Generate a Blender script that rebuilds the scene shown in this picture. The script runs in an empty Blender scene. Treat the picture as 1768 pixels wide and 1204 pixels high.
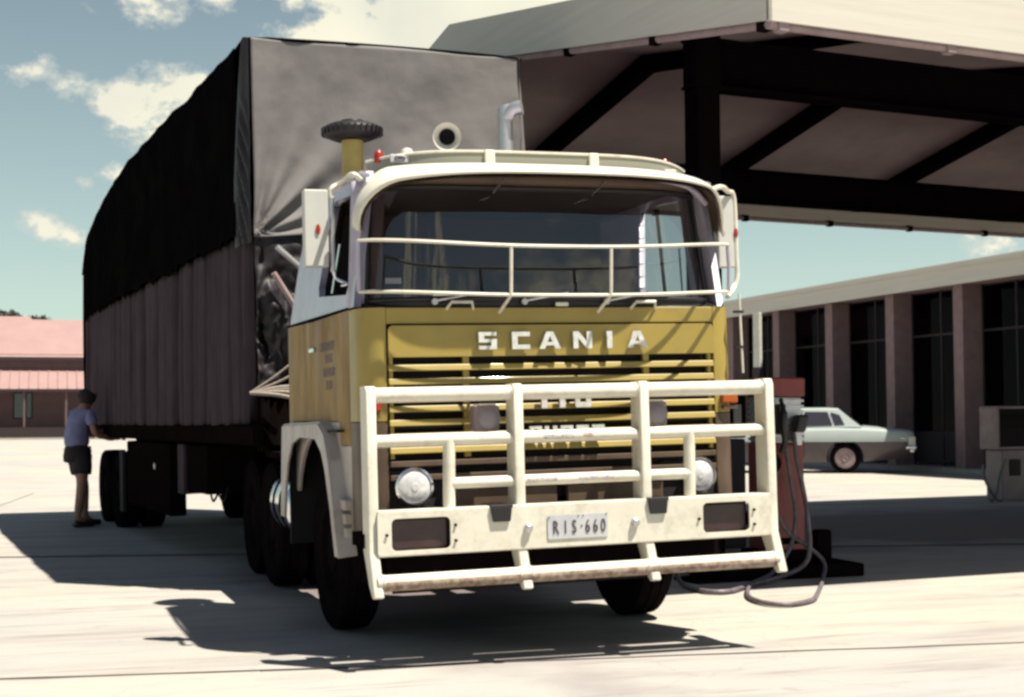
import bpy, math, random
from mathutils import Vector, Matrix, noise
random.seed(7)
R = math.radians
D = bpy.data
SC = bpy.context.scene
COL = SC.collection

# ------------------------------------------------------------------ camera
CX, CY, CZ, YAW, PITCH, ROLL, F = -3.196, -8.617, 1.44, .321, .0475, -.0051, 2533.
fw = Vector((math.sin(YAW)*math.cos(PITCH), math.cos(YAW)*math.cos(PITCH), math.sin(PITCH)))
rt = Vector((math.cos(YAW), -math.sin(YAW), 0)); up = rt.cross(fw)
r2 = math.cos(ROLL)*rt+math.sin(ROLL)*up; u2 = -math.sin(ROLL)*rt+math.cos(ROLL)*up
cam = D.cameras.new("camera"); camo = D.objects.new("camera", cam); COL.objects.link(camo)
cam.sensor_width = 36; cam.lens = F/1768*36; cam.clip_end = 3000; cam.clip_start = .1
camo.matrix_world = Matrix(((r2.x, u2.x, -fw.x, CX), (r2.y, u2.y, -fw.y, CY), (r2.z, u2.z, -fw.z, CZ), (0, 0, 0, 1)))
cam.dof.use_dof = True; cam.dof.focus_distance = 9.5; cam.dof.aperture_fstop = 5.6
SC.camera = camo

# ------------------------------------------------------------------ light
SX, SY = .31, -.30                       # horizontal offset of the sun per metre of height
sundir = Vector((SX, SY, 1)).normalized()
EL = math.asin(sundir.z); AZ = math.atan2(SX, SY)
sun = D.lights.new("sun", 'SUN'); sun.energy = 5.0; sun.angle = R(.55); sun.color = (1, .935, .80)
suno = D.objects.new("sun", sun); COL.objects.link(suno); suno.location = (6, -6, 20)
suno.rotation_euler = sundir.to_track_quat('Z', 'Y').to_euler()
W = D.worlds.new("World"); SC.world = W; W.use_nodes = True
wt = W.node_tree; wn = wt.nodes; wl = wt.links; wn.clear()
def N(nt, t, **k):
    n = nt.nodes.new(t)
    for a, b in k.items():
        if a == 'i':
            for s, v in b.items(): n.inputs[s].default_value = v
        else: setattr(n, a, b)
    return n
def math_node(nt, op, a, b=None, c=None, clamp=False):
    n = N(nt, 'ShaderNodeMath', operation=op, use_clamp=clamp)
    for i, v in enumerate((a, b, c)):
        if v is None: continue
        if isinstance(v, (int, float)): n.inputs[i].default_value = v
        else: nt.links.new(v, n.inputs[i])
    return n.outputs[0]
sky = N(wt, 'ShaderNodeTexSky', sky_type='NISHITA', sun_disc=False, sun_elevation=EL, sun_rotation=AZ, air_density=.6, dust_density=.35, ozone_density=1.0, altitude=100)
tint = N(wt, 'ShaderNodeMix', data_type='RGBA', blend_type='MULTIPLY'); tint.inputs[0].default_value = 1
tint.inputs[7].default_value = (1.15, 1.05, .90, 1)
wl.new(sky.outputs[0], tint.inputs[6])
tc = N(wt, 'ShaderNodeTexCoord'); nrm = N(wt, 'ShaderNodeVectorMath', operation='NORMALIZE'); wl.new(tc.outputs['Generated'], nrm.inputs[0])
szp = N(wt, 'ShaderNodeSeparateXYZ'); wl.new(nrm.outputs[0], szp.inputs[0])
hz_f = math_node(wt, 'MULTIPLY', math_node(wt, 'EXPONENT', math_node(wt, 'MULTIPLY', math_node(wt, 'MAXIMUM', szp.outputs[2], 0.0), -5.6)), .97)
hzm = N(wt, 'ShaderNodeMix', data_type='RGBA'); hzm.inputs[7].default_value = (6.2, 7.9, 6.3, 1); wl.new(hz_f, hzm.inputs[0]); wl.new(tint.outputs[2], hzm.inputs[6])
stretchv = N(wt, 'ShaderNodeVectorMath', operation='MULTIPLY'); stretchv.inputs[1].default_value = (1, 1, 1.5); wl.new(nrm.outputs[0], stretchv.inputs[0])
# clouds: fair weather cumulus, puffs at set bearings with noise worn edges
nz = N(wt, 'ShaderNodeTexNoise', i={'Scale': 17., 'Detail': 10., 'Roughness': .66}); wl.new(stretchv.outputs[0], nz.inputs['Vector'])
nz2 = N(wt, 'ShaderNodeTexNoise', i={'Scale': 5.5, 'Detail': 6., 'Roughness': .55}); wl.new(nrm.outputs[0], nz2.inputs['Vector'])
puffs = [((.225, .935, .285), .050), ((.275, .922, .272), .042), ((.25, .93, .30), .06), ((.30, .915, .285), .05), ((.235, .93, .268), .030),
         ((.058, .976, .207), .013), ((.068, .974, .193), .012), ((.100, .970, .216), .015), ((.088, .971, .208), .012),
         ((.050, .986, .142), .013), ((.056, .987, .160), .009), ((.035, .988, .150), .009), ((.016, .992, .121), .010), ((.028, .992, .118), .009),
         ((.086, .958, .274), .012), ((.115, .955, .272), .010), ((.0, .976, .222), .010), ((.018, .975, .213), .009),
         ((.608, .786, .100), .020), ((.66, .74, .10), .03), ((.22, -.93, .20), .07), ((.08, -.95, .27), .06), ((.36, -.88, .24), .05), ((-.3, -.9, .3), .07), ((.6, -.7, .35), .08)]  # puffs behind the camera added to brighten the windscreen reflection
acc = None
for (dx, dy, dz), r in puffs:
    v = Vector((dx, dy, dz)).normalized()
    ds = N(wt, 'ShaderNodeVectorMath', operation='DISTANCE'); wl.new(stretchv.outputs[0], ds.inputs[0]); ds.inputs[1].default_value = (v.x, v.y, v.z*1.5)
    q = math_node(wt, 'DIVIDE', ds.outputs['Value'], r*2.15)
    q = math_node(wt, 'SUBTRACT', 1.0, q)
    acc = q if acc is None else math_node(wt, 'SMOOTH_MAX', acc, q, .35)
wob = math_node(wt, 'MULTIPLY_ADD', nz.outputs[0], 5.4, -2.75)
den = math_node(wt, 'ADD', math_node(wt, 'MAXIMUM', acc, -1.0), wob)
den = math_node(wt, 'MULTIPLY', den, 1.5, clamp=True)
# the rest of the sky carries the same scattered cloud
mr = N(wt, 'ShaderNodeMapRange', interpolation_type='SMOOTHSTEP'); mr.inputs[1].default_value = .66; mr.inputs[2].default_value = .80
wl.new(nz2.outputs[0], mr.inputs[0])
bg_sep = N(wt, 'ShaderNodeSeparateXYZ'); wl.new(nrm.outputs[0], bg_sep.inputs[0])
gate = math_node(wt, 'MULTIPLY', mr.outputs[0], .6)
alpha = math_node(wt, 'MAXIMUM', math_node(wt, 'MULTIPLY', den, .93), gate, clamp=True)
cs = N(wt, 'ShaderNodeMix', data_type='RGBA'); cs.inputs[6].default_value = (6.4, 6.6, 5.9, 1); cs.inputs[7].default_value = (9.8, 9.3, 7.2, 1)
wl.new(math_node(wt, 'MULTIPLY_ADD', den, 1.3, math_node(wt, 'MULTIPLY_ADD', nz2.outputs[0], 2.4, -1.6), clamp=True), cs.inputs[0])
cl = N(wt, 'ShaderNodeMix', data_type='RGBA'); wl.new(cs.outputs[2], cl.inputs[7])
wl.new(alpha, cl.inputs[0]); wl.new(hzm.outputs[2], cl.inputs[6])
bgn = N(wt, 'ShaderNodeBackground', i={'Strength': .05}); wl.new(cl.outputs[2], bgn.inputs[0])
wo = N(wt, 'ShaderNodeOutputWorld'); wl.new(bgn.outputs[0], wo.inputs[0])
vs = SC.view_settings; vs.view_transform = 'Standard'; vs.look = 'None'; vs.exposure = 1.13; vs.gamma = 1; vs.use_curve_mapping = False
SC.cycles.pixel_filter_type = 'BLACKMAN_HARRIS'; SC.cycles.filter_width = 2.8
SC.cycles.max_bounces = 8; SC.cycles.transparent_max_bounces = 12

# ------------------------------------------------------------------ materials
KD = .74      # exposure is set for the sunlit slab, so paints are kept a little darker than measured
def mat(name, c1, c2=None, rough=.6, metal=0., scale=6., bump=0., bscale=None, spec=.5, coat=0., dirt=None, dirt_amt=0., dirt_scale=2., stretch=None, contrast=(.35, .65), emit=None):
    m = D.materials.new(name); m.use_nodes = True; nt = m.node_tree; b = nt.nodes['Principled BSDF']
    b.inputs['Roughness'].default_value = rough; b.inputs['Metallic'].default_value = metal
    b.inputs['Specular IOR Level'].default_value = spec; b.inputs['Coat Weight'].default_value = coat
    b.inputs['Base Color'].default_value = (*c1, 1)
    tcn = N(nt, 'ShaderNodeTexCoord'); vec = tcn.outputs['Object']
    if stretch:
        mp = N(nt, 'ShaderNodeMapping'); mp.inputs['Scale'].default_value = stretch; nt.links.new(vec, mp.inputs[0]); vec = mp.outputs[0]
    c2 = c2 or tuple(x*.82 for x in c1)
    if not metal and not emit: c1 = tuple(x*KD for x in c1); c2 = tuple(x*KD for x in c2); dirt = dirt and tuple(x*KD for x in dirt)
    b.inputs['Base Color'].default_value = (*c1, 1)
    n = N(nt, 'ShaderNodeTexNoise', i={'Scale': scale, 'Detail': 8., 'Roughness': .6}); nt.links.new(vec, n.inputs['Vector'])
    r = N(nt, 'ShaderNodeMapRange'); r.inputs[1].default_value = contrast[0]; r.inputs[2].default_value = contrast[1]; nt.links.new(n.outputs[0], r.inputs[0])
    mx = N(nt, 'ShaderNodeMix', data_type='RGBA'); mx.inputs[6].default_value = (*c1, 1); mx.inputs[7].default_value = (*c2, 1)
    nt.links.new(r.outputs[0], mx.inputs[0]); out = mx.outputs[2]
    if dirt:
        n2 = N(nt, 'ShaderNodeTexNoise', i={'Scale': dirt_scale, 'Detail': 10., 'Roughness': .68}); nt.links.new(vec, n2.inputs['Vector'])
        r3 = N(nt, 'ShaderNodeMapRange'); r3.inputs[1].default_value = .5; r3.inputs[2].default_value = .68; r3.inputs[4].default_value = dirt_amt
        nt.links.new(n2.outputs[0], r3.inputs[0])
        m2 = N(nt, 'ShaderNodeMix', data_type='RGBA'); nt.links.new(r3.outputs[0], m2.inputs[0]); nt.links.new(out, m2.inputs[6]); m2.inputs[7].default_value = (*dirt, 1); out = m2.outputs[2]
    nt.links.new(out, b.inputs['Base Color'])
    rr = N(nt, 'ShaderNodeMapRange'); rr.inputs[3].default_value = max(0, rough-.08); rr.inputs[4].default_value = min(1, rough+.1)
    nt.links.new(n.outputs[0], rr.inputs[0]); nt.links.new(rr.outputs[0], b.inputs['Roughness'])
    if bump:
        n3 = N(nt, 'ShaderNodeTexNoise', i={'Scale': bscale or scale*6, 'Detail': 6.}); nt.links.new(tcn.outputs['Object'], n3.inputs['Vector'])
        bp = N(nt, 'ShaderNodeBump', i={'Strength': bump, 'Distance': .01}); nt.links.new(n3.outputs[0], bp.inputs['Height']); nt.links.new(bp.outputs[0], b.inputs['Normal'])
    if emit: b.inputs['Emission Color'].default_value = (*emit[0], 1); b.inputs['Emission Strength'].default_value = emit[1]
    return m
def glass(name, tintc=(.55, .55, .6), amt=1.0, base=.05, rough=.02):
    m = D.materials.new(name); m.use_nodes = True; nt = m.node_tree; nt.nodes.clear()
    tr = N(nt, 'ShaderNodeBsdfTransparent', i={'Color': (*tintc, 1)}); gl = N(nt, 'ShaderNodeBsdfGlossy', i={'Roughness': rough})
    fr = N(nt, 'ShaderNodeLayerWeight', i={'Blend': .5}); f5 = math_node(nt, 'POWER', fr.outputs['Facing'], 4.5)
    f = math_node(nt, 'MULTIPLY_ADD', f5, amt*(1-base), base, clamp=True)
    mx = N(nt, 'ShaderNodeMixShader'); nt.links.new(f, mx.inputs[0]); nt.links.new(tr.outputs[0], mx.inputs[1]); nt.links.new(gl.outputs[0], mx.inputs[2])
    o = N(nt, 'ShaderNodeOutputMaterial'); nt.links.new(mx.outputs[0], o.inputs[0]); return m
M = {}
M['mustard'] = mat('mustard_paint', (.41, .305, .062), (.37, .27, .052), .45, scale=3, coat=.12, dirt=(.21, .17, .08), dirt_amt=.35, dirt_scale=2.5)
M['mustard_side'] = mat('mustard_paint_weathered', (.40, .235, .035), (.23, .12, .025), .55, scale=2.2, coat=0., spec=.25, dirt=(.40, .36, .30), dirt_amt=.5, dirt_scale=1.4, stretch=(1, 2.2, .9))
M['brown'] = mat('brown_paint', (.13, .085, .05), (.10, .06, .04), .5, scale=4, dirt=(.07, .04, .03), dirt_amt=.6)
M['cream'] = mat('cream_white_paint', (.86, .82, .70), (.78, .73, .61), .42, scale=5, dirt=(.45, .36, .29), dirt_amt=.4, dirt_scale=9, bump=.12)
M['cream_clean'] = mat('cream_white_clean_paint', (.88, .84, .72), (.82, .78, .66), .35, scale=3)
M['cabwhite'] = mat('pale_cab_paint', (.58, .52, .64), (.48, .43, .55), .4, scale=3, coat=.5, dirt=(.38, .33, .33), dirt_amt=.5)
M['fender'] = mat('pale_fender_paint', (.60, .54, .50), (.52, .45, .42), .45, scale=4, dirt=(.30, .18, .12), dirt_amt=.6, dirt_scale=3)
M['black'] = mat('black_plastic', (.012, .009, .011), None, .45)
M['blackpit'] = mat('dark_core', (.008, .005, .007), None, .9)
M['darkmetal'] = mat('dark_chassis', (.007, .005, .005), (.010, .007, .007), .85, scale=8, dirt=(.013, .009, .008), dirt_amt=.6, spec=.0)
M['rubber'] = mat('tyre_rubber', (.008, .006, .007), (.012, .010, .010), .9, scale=10, bump=.2, spec=.0)
M['chrome'] = mat('chrome', (.75, .75, .78), (.65, .65, .7), .12, 1., scale=5)
M['alu'] = mat('dull_aluminium', (.55, .55, .56), (.45, .44, .45), .38, .8, scale=6)
M['letter'] = mat('grey_letter', (.66, .66, .64), (.48, .48, .47), .4, .2, scale=20)
M['rim'] = mat('wheel_rim', (.016, .012, .012), (.01, .008, .008), .9, spec=.0, scale=12)
M['red'] = mat('red_lens', (.45, .03, .02), None, .2)
M['orange'] = mat('orange_lens', (.55, .13, .03), None, .25)
M['white_lens'] = mat('white_lens', (.8, .78, .7), None, .2)
M['headglass'] = mat('headlamp_glass', (.80, .81, .83), (.42, .42, .46), .2, .2, scale=9, bump=.35, bscale=24)
M['wsglass'] = glass('windscreen_glass', (.80, .76, .84), 1.0, .10)
M['sideglass'] = glass('side_window_glass', (.82, .86, .84), 1.0, .03)
M['interior'] = mat('cab_trim', (.035, .025, .03), (.05, .035, .04), .75, scale=10)
M['seat'] = mat('seat_vinyl', (.06, .045, .05), (.09, .07, .075), .6, scale=10)
M['interior_pale'] = mat('pale_cab_trim', (.30, .27, .30), (.22, .19, .22), .6, scale=5)
M['plate'] = mat('number_plate_white', (.66, .66, .66), (.55, .56, .6), .4, scale=14)
M['ink'] = mat('plate_ink', (.06, .03, .05), None, .5)
M['sign'] = mat('sign_paint', (.13, .07, .09), (.22, .15, .2), .5, scale=30)
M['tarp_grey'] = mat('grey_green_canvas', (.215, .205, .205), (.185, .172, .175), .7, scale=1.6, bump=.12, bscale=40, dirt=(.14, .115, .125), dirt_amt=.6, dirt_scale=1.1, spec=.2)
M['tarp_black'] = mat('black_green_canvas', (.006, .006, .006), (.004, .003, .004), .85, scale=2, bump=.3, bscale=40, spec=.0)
M['tarp_flap'] = mat('glossy_wrapped_canvas', (.022, .017, .023), (.014, .011, .015), .55, scale=3, bump=.3, bscale=25, spec=.35)
M['curtain'] = mat('purple_brown_canvas', (.078, .058, .074), (.060, .046, .058), .9, spec=.05, scale=5, bump=.35, bscale=50, dirt=(.045, .03, .035), dirt_amt=.6, dirt_scale=1.6, stretch=(1, 1, .5))
M['rope'] = mat('pale_rope', (.45, .38, .33), (.3, .25, .22), .8, scale=60)
M['deflector'] = mat('grey_green_perspex', (.34, .335, .27), (.30, .30, .24), .35, scale=2)
M['snork'] = mat('yellow_pipe_paint', (.46, .37, .10), (.38, .29, .08), .45, scale=6, dirt=(.2, .14, .07), dirt_amt=.5)
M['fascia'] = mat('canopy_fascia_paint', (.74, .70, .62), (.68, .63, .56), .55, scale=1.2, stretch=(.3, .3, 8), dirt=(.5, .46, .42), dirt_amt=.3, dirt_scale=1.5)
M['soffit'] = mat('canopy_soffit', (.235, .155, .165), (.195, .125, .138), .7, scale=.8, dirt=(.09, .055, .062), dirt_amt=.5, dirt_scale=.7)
M['beam'] = mat('black_beam_paint', (.004, .003, .0035), (.006, .004, .005), .7, scale=5, spec=.0)
M['gutter'] = mat('pale_gutter', (.40, .30, .31), (.3, .22, .23), .6, scale=5)
M['fin'] = mat('brown_pink_render', (.30, .21, .21), (.25, .165, .175), .8, scale=4, bump=.2, bscale=60)
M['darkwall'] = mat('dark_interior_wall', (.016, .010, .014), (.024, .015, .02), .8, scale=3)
M['shopglass'] = glass('shopfront_glass', (.35, .28, .38), .12, .004)
M['white'] = mat('white_gloss_paint', (.80, .78, .68), None, .5)
M['houseroof'] = mat('pink_roof_iron', (.36, .225, .215), (.33, .20, .195), .7, scale=.6, dirt=(.29, .17, .165), dirt_amt=.4, dirt_scale=.5)
M['housewall'] = mat('brown_pink_wall', (.17, .105, .11), (.14, .085, .09), .85, scale=1)
M['housedark'] = mat('dark_shutter', (.03, .018, .02), None, .8)
M['leaf'] = mat('grey_green_leaf', (.07, .075, .05), (.04, .045, .035), .7, scale=2)
M['bark'] = mat('bark', (.09, .06, .05), None, .9)
M['pumpred'] = mat('pump_red_enamel', (.26, .030, .024), (.19, .02, .018), .45, scale=4, coat=.1, dirt=(.09, .02, .016), dirt_amt=.6, dirt_scale=4)
M['pumpgrey'] = mat('pump_grey_enamel', (.30, .235, .255), (.25, .19, .21), .5, scale=4)
M['hose'] = mat('grey_hose', (.20, .17, .19), (.10, .08, .09), .5, scale=20)
M['carpaint'] = mat('pale_blue_car_paint', (.48, .54, .52), (.44, .50, .49), .22, scale=2, coat=.6)
M['carlow'] = mat('shaded_lower_car', (.10, .072, .085), (.08, .058, .07), .35, scale=2, coat=.3)  # lower half kept darker, shade of the car's side put into its colour
M['carglass'] = mat('dark_car_glass', (.05, .045, .06), None, .06, spec=.8)
M['shirt'] = mat('blue_shirt_cloth', (.24, .25, .44), (.19, .20, .37), .9, scale=14, bump=.3)
M['shorts'] = mat('dark_shorts_cloth', (.022, .015, .02), None, .9)
M['skin'] = mat('skin', (.36, .19, .14), (.30, .15, .11), .6, scale=8)
M['hair'] = mat('dark_hair', (.012, .007, .007), (.02, .010, .009), .8, scale=40, bump=.6)
M['mirror_white'] = mat('mirror_shell_white', (.66, .66, .62), (.60, .60, .57), .45, scale=6)
M['blue'] = mat('blue_cap', (.10, .12, .30), None, .4)

# concrete ground
g = D.materials.new('concrete_yard'); g.use_nodes = True; gt = g.node_tree; gb = gt.nodes['Principled BSDF']; gb.inputs['Roughness'].default_value = .85
gb.inputs['Specular IOR Level'].default_value = .25
gtc = N(gt, 'ShaderNodeTexCoord'); o = gtc.outputs['Object']
def gmap(s, rot=0):
    mp = N(gt, 'ShaderNodeMapping'); mp.inputs['Scale'].default_value = s; mp.inputs['Rotation'].default_value = (0, 0, rot); gt.links.new(o, mp.inputs[0]); return mp.outputs[0]
def gn(vec, sc, lo, hi, det=9, ro=.62):
    n = N(gt, 'ShaderNodeTexNoise', i={'Scale': sc, 'Detail': float(det), 'Roughness': ro}); gt.links.new(vec, n.inputs['Vector'])
    r = N(gt, 'ShaderNodeMapRange'); r.inputs[1].default_value = lo; r.inputs[2].default_value = hi; gt.links.new(n.outputs[0], r.inputs[0]); return r.outputs[0]
def gmix(f, a, col, amt=1):
    m = N(gt, 'ShaderNodeMix', data_type='RGBA'); gt.links.new(math_node(gt, 'MULTIPLY', f, amt), m.inputs[0])
    if isinstance(a, tuple): m.inputs[6].default_value = (*a, 1)
    else: gt.links.new(a, m.inputs[6])
    m.inputs[7].default_value = (*col, 1); return m.outputs[2]
c = gmix(gn(gmap((1, 1, 1)), .16, .42, .58), (.37, .342, .297), (.305, .30, .30))
c = gmix(gn(gmap((1, 1, 1)), .45, .35, .65), c, (.31, .285, .25), .5)
c = gmix(gn(gmap((.5, 2.4, 1), .12), .9, .48, .72), c, (.21, .19, .19), .75)
c = gmix(gn(gmap((.35, 3.5, 1), .1), 2.2, .56, .70), c, (.17, .135, .135), .75)
c = gmix(gn(gmap((1, 1, 1)), 1.6, .64, .72), c, (.13, .10, .105), .6)
c = gmix(gn(gmap((1, 1, 1)), 40, .45, .8), c, (.26, .235, .22), .35)
def shade_patch(cx, cy, rx, ry, lo, hi):
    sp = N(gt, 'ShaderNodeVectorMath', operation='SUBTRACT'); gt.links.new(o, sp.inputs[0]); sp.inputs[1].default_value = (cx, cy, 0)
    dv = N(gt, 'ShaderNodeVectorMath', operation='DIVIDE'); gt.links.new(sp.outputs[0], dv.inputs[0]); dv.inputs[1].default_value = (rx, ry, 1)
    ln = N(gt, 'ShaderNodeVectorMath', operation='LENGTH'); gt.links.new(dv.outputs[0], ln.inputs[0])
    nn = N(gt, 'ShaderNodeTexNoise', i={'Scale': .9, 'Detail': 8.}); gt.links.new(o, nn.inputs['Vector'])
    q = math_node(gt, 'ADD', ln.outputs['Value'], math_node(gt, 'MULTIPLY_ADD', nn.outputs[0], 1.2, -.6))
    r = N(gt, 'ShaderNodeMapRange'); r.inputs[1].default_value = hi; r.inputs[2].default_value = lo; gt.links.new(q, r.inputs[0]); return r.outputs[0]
c = gmix(shade_patch(8.5, 8.2, 7.5, 3.6, .55, 1.05), c, (.11, .085, .10), .8)      # painted shade under the canopy, edges broken by noise
c = gmix(shade_patch(-.2, 4.2, 1.3, 5.5, .5, 1.05), c, (.10, .075, .085), .8)         # painted shade on the slab beneath the truck
vo = N(gt, 'ShaderNodeTexVoronoi', feature='DISTANCE_TO_EDGE', i={'Scale': .32}); wv = N(gt, 'ShaderNodeTexNoise', i={'Scale': 1.4, 'Detail': 6.}); gt.links.new(o, wv.inputs['Vector'])
wa = N(gt, 'ShaderNodeMix', data_type='RGBA', blend_type='ADD'); wa.inputs[0].default_value = .8; gt.links.new(o, wa.inputs[6]); gt.links.new(wv.outputs['Color'], wa.inputs[7]); gt.links.new(wa.outputs[2], vo.inputs['Vector'])
cr = N(gt, 'ShaderNodeMapRange'); cr.inputs[1].default_value = .004; cr.inputs[2].default_value = .0; gt.links.new(vo.outputs['Distance'], cr.inputs[0])
c = gmix(cr.outputs[0], c, (.16, .13, .13), .22)       # hairline cracks
sp_ = gmap((1, 1, 1)); dn = gn(sp_, 9, .70, .76, 4); c = gmix(dn, c, (.09, .07, .075), .6)     # drips
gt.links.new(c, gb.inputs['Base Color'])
bn = N(gt, 'ShaderNodeTexNoise', i={'Scale': 25., 'Detail': 8.}); gt.links.new(o, bn.inputs['Vector'])
bb = N(gt, 'ShaderNodeBump', i={'Strength': .3, 'Distance': .01}); gt.links.new(bn.outputs[0], bb.inputs['Height']); gt.links.new(bb.outputs[0], gb.inputs['Normal'])
M['ground'] = g

# ------------------------------------------------------------------ mesh helpers
class MB:
    def __init__(s): s.v = []; s.f = []
    def add(s, vs, fs):
        k = len(s.v); s.v += [tuple(p) for p in vs]; s.f += [tuple(i+k for i in f) for f in fs]; return s
    def box(s, x0, y0, z0, x1, y1, z1, fn=None):
        p = [(x, y, z) for z in (z0, z1) for y in (y0, y1) for x in (x0, x1)]
        if fn: p = [fn(*q) for q in p]
        return s.add(p, [(0, 2, 3, 1), (4, 5, 7, 6), (0, 1, 5, 4), (2, 6, 7, 3), (0, 4, 6, 2), (1, 3, 7, 5)])
    def bar(s, a, b, w, h, upv=(0, 0, 1)):
        a = Vector(a); b = Vector(b); d = (b-a).normalized(); u = Vector(upv); sd = d.cross(u).normalized(); u = sd.cross(d)
        p = []
        for q in (a, b):
            for i, j in ((-1, -1), (1, -1), (1, 1), (-1, 1)): p.append(q+sd*i*w/2+u*j*h/2)
        return s.add(p, [(0, 1, 2, 3), (7, 6, 5, 4), (0, 4, 5, 1), (1, 5, 6, 2), (2, 6, 7, 3), (3, 7, 4, 0)])
    def tube(s, pts, r, n=10, cap=True):
        pts = [Vector(p) for p in pts]; rings = []; prev = None
        for i, p in enumerate(pts):
            d = (pts[min(i+1, len(pts)-1)]-pts[max(i-1, 0)]).normalized()
            if prev is None: prev = d.orthogonal().normalized()
            a = (prev-d*prev.dot(d)).normalized(); prev = a; b = d.cross(a)
            rr = r[i] if isinstance(r, (list, tuple)) else r
            rings.append([p+a*math.cos(t)*rr+b*math.sin(t)*rr for t in [2*math.pi*k/n for k in range(n)]])
        vs = [q for ring in rings for q in ring]; fs = []
        for i in range(len(pts)-1):
            for k in range(n): fs.append((i*n+k, i*n+(k+1) % n, (i+1)*n+(k+1) % n, (i+1)*n+k))
        if cap: fs += [tuple(range(n))[::-1], tuple((len(pts)-1)*n+k for k in range(n))]
        return s.add(vs, fs)
    def lathe(s, prof, origin=(0, 0, 0), axis='z', n=24, cap=True):
        vs = []; fs = []
        for (r, h) in prof:
            for k in range(n):
                t = 2*math.pi*k/n; a, b = r*math.cos(t), r*math.sin(t)
                q = {'z': (a, b, h), 'y': (a, h, b), 'x': (h, a, b)}[axis]
                vs.append((q[0]+origin[0], q[1]+origin[1], q[2]+origin[2]))
        m = len(prof)
        for i in range(m-1):
            for k in range(n): fs.append((i*n+k, i*n+(k+1) % n, (i+1)*n+(k+1) % n, (i+1)*n+k))
        if cap: fs += [tuple(range(n))[::-1], tuple((m-1)*n+k for k in range(n))]
        return s.add(vs, fs)
    def grid(s, fn, nu, nv):
        vs = [fn(i/nu, j/nv) for j in range(nv+1) for i in range(nu+1)]
        fs = [(j*(nu+1)+i, j*(nu+1)+i+1, (j+1)*(nu+1)+i+1, (j+1)*(nu+1)+i) for j in range(nv) for i in range(nu)]
        return s.add(vs, fs)
    def wall(s, path, z0, z1, t):      # extruded plan path with thickness, z0/z1 numbers or functions
        n = len(path); pts = [Vector((p[0], p[1])) for p in path]; off = []
        for i in range(n):
            d = (pts[min(i+1, n-1)]-pts[max(i-1, 0)]).normalized(); off.append(pts[i]+Vector((-d.y, d.x))*t)
        a = z0 if callable(z0) else (lambda x: z0); b = z1 if callable(z1) else (lambda x: z1)
        vs = []
        for i in range(n):
            for p in (pts[i], off[i]): vs += [(p.x, p.y, a(p.x)), (p.x, p.y, b(p.x))]
        fs = []
        for i in range(n-1):
            k = i*4; l = k+4
            fs += [(k, l, l+1, k+1), (k+2, k+3, l+3, l+2), (k+1, l+1, l+3, k+3), (k, k+2, l+2, l)]
        k = (n-1)*4; fs += [(0, 1, 3, 2), (k, k+2, k+3, k+1)]
        return s.add(vs, fs)
    def build(s, name, m, parent=None, smooth=False, bevel=0, solid=0, sub=0, loc=None):
        me = D.meshes.new(name); me.from_pydata(s.v, [], s.f); me.validate(); me.update()
        me.materials.append(M[m] if isinstance(m, str) else m)
        o = D.objects.new(name, me); COL.objects.link(o)
        return fin(o, parent, smooth, bevel, solid, sub, loc)
def fin(o, parent=None, smooth=False, bevel=0, solid=0, sub=0, loc=None):
    import bmesh
    bm = bmesh.new(); bm.from_mesh(o.data); bmesh.ops.remove_doubles(bm, verts=bm.verts, dist=1e-6)
    if not solid: bmesh.ops.recalc_face_normals(bm, faces=bm.faces)
    bm.to_mesh(o.data); bm.free()
    if parent: o.parent = parent
    if loc: o.location = loc
    if smooth:
        for p in o.data.polygons: p.use_smooth = True
        if smooth != 'all': o.data.set_sharp_from_angle(angle=R(38))
    if solid:
        md = o.modifiers.new('solid', 'SOLIDIFY'); md.thickness = solid; md.offset = -1
    if bevel:
        md = o.modifiers.new('bevel', 'BEVEL'); md.width = bevel; md.segments = 2; md.limit_method = 'ANGLE'; md.angle_limit = R(35)
    if sub:
        md = o.modifiers.new('sub', 'SUBSURF'); md.levels = sub; md.render_levels = sub
    return o
def rrect(x0, y0, x1, y1, r, n=5):
    p = []
    for cx, cy, a in ((x1-r, y0+r, -90), (x1-r, y1-r, 0), (x0+r, y1-r, 90), (x0+r, y0+r, 180)):
        for k in range(n+1): t = R(a+90*k/n); p.append((cx+r*math.cos(t), cy+r*math.sin(t)))
    return p
def plate(name, outline, holes, t, fn, m, parent=None, bevel=0, smooth=False):
    cu = D.curves.new(name, 'CURVE'); cu.dimensions = '2D'; cu.fill_mode = 'BOTH'; cu.extrude = .5
    for poly in [outline]+list(holes):
        sp = cu.splines.new('POLY'); sp.points.add(len(poly)-1); sp.use_cyclic_u = True
        for q, (a, b) in zip(sp.points, poly): q.co = (a, b, 0, 1)
    return _frm(cu, name, t, fn, m, parent, bevel, smooth)
def _frm(cu, name, t, fn, m, parent, bevel=0, smooth=False):
    to = D.objects.new('tmp', cu); COL.objects.link(to); dg = bpy.context.evaluated_depsgraph_get(); dg.update()
    me = D.meshes.new_from_object(to.evaluated_get(dg)); D.objects.remove(to); D.curves.remove(cu)
    for v in me.vertices: v.co = fn(v.co.x, v.co.y, v.co.z*t)
    me.name = name; me.materials.clear(); me.materials.append(M[m]); o = D.objects.new(name, me); COL.objects.link(o)
    return fin(o, parent, smooth, bevel)
def text(name, s, size, t, fn, m, parent, sx=1., align='CENTER'):
    cu = D.curves.new(name, 'FONT'); cu.body = s; cu.size = size; cu.extrude = .5; cu.align_x = align; cu.resolution_u = 3
    return _frm(cu, name, t, lambda a, b, c: fn(a*sx, b, c), m, parent)
def tag(o, label=None, cat=None, group=None, kind=None):
    if label: o['label'] = label
    if cat: o['category'] = cat
    if group: o['group'] = group
    if kind: o['kind'] = kind
    return o
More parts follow.
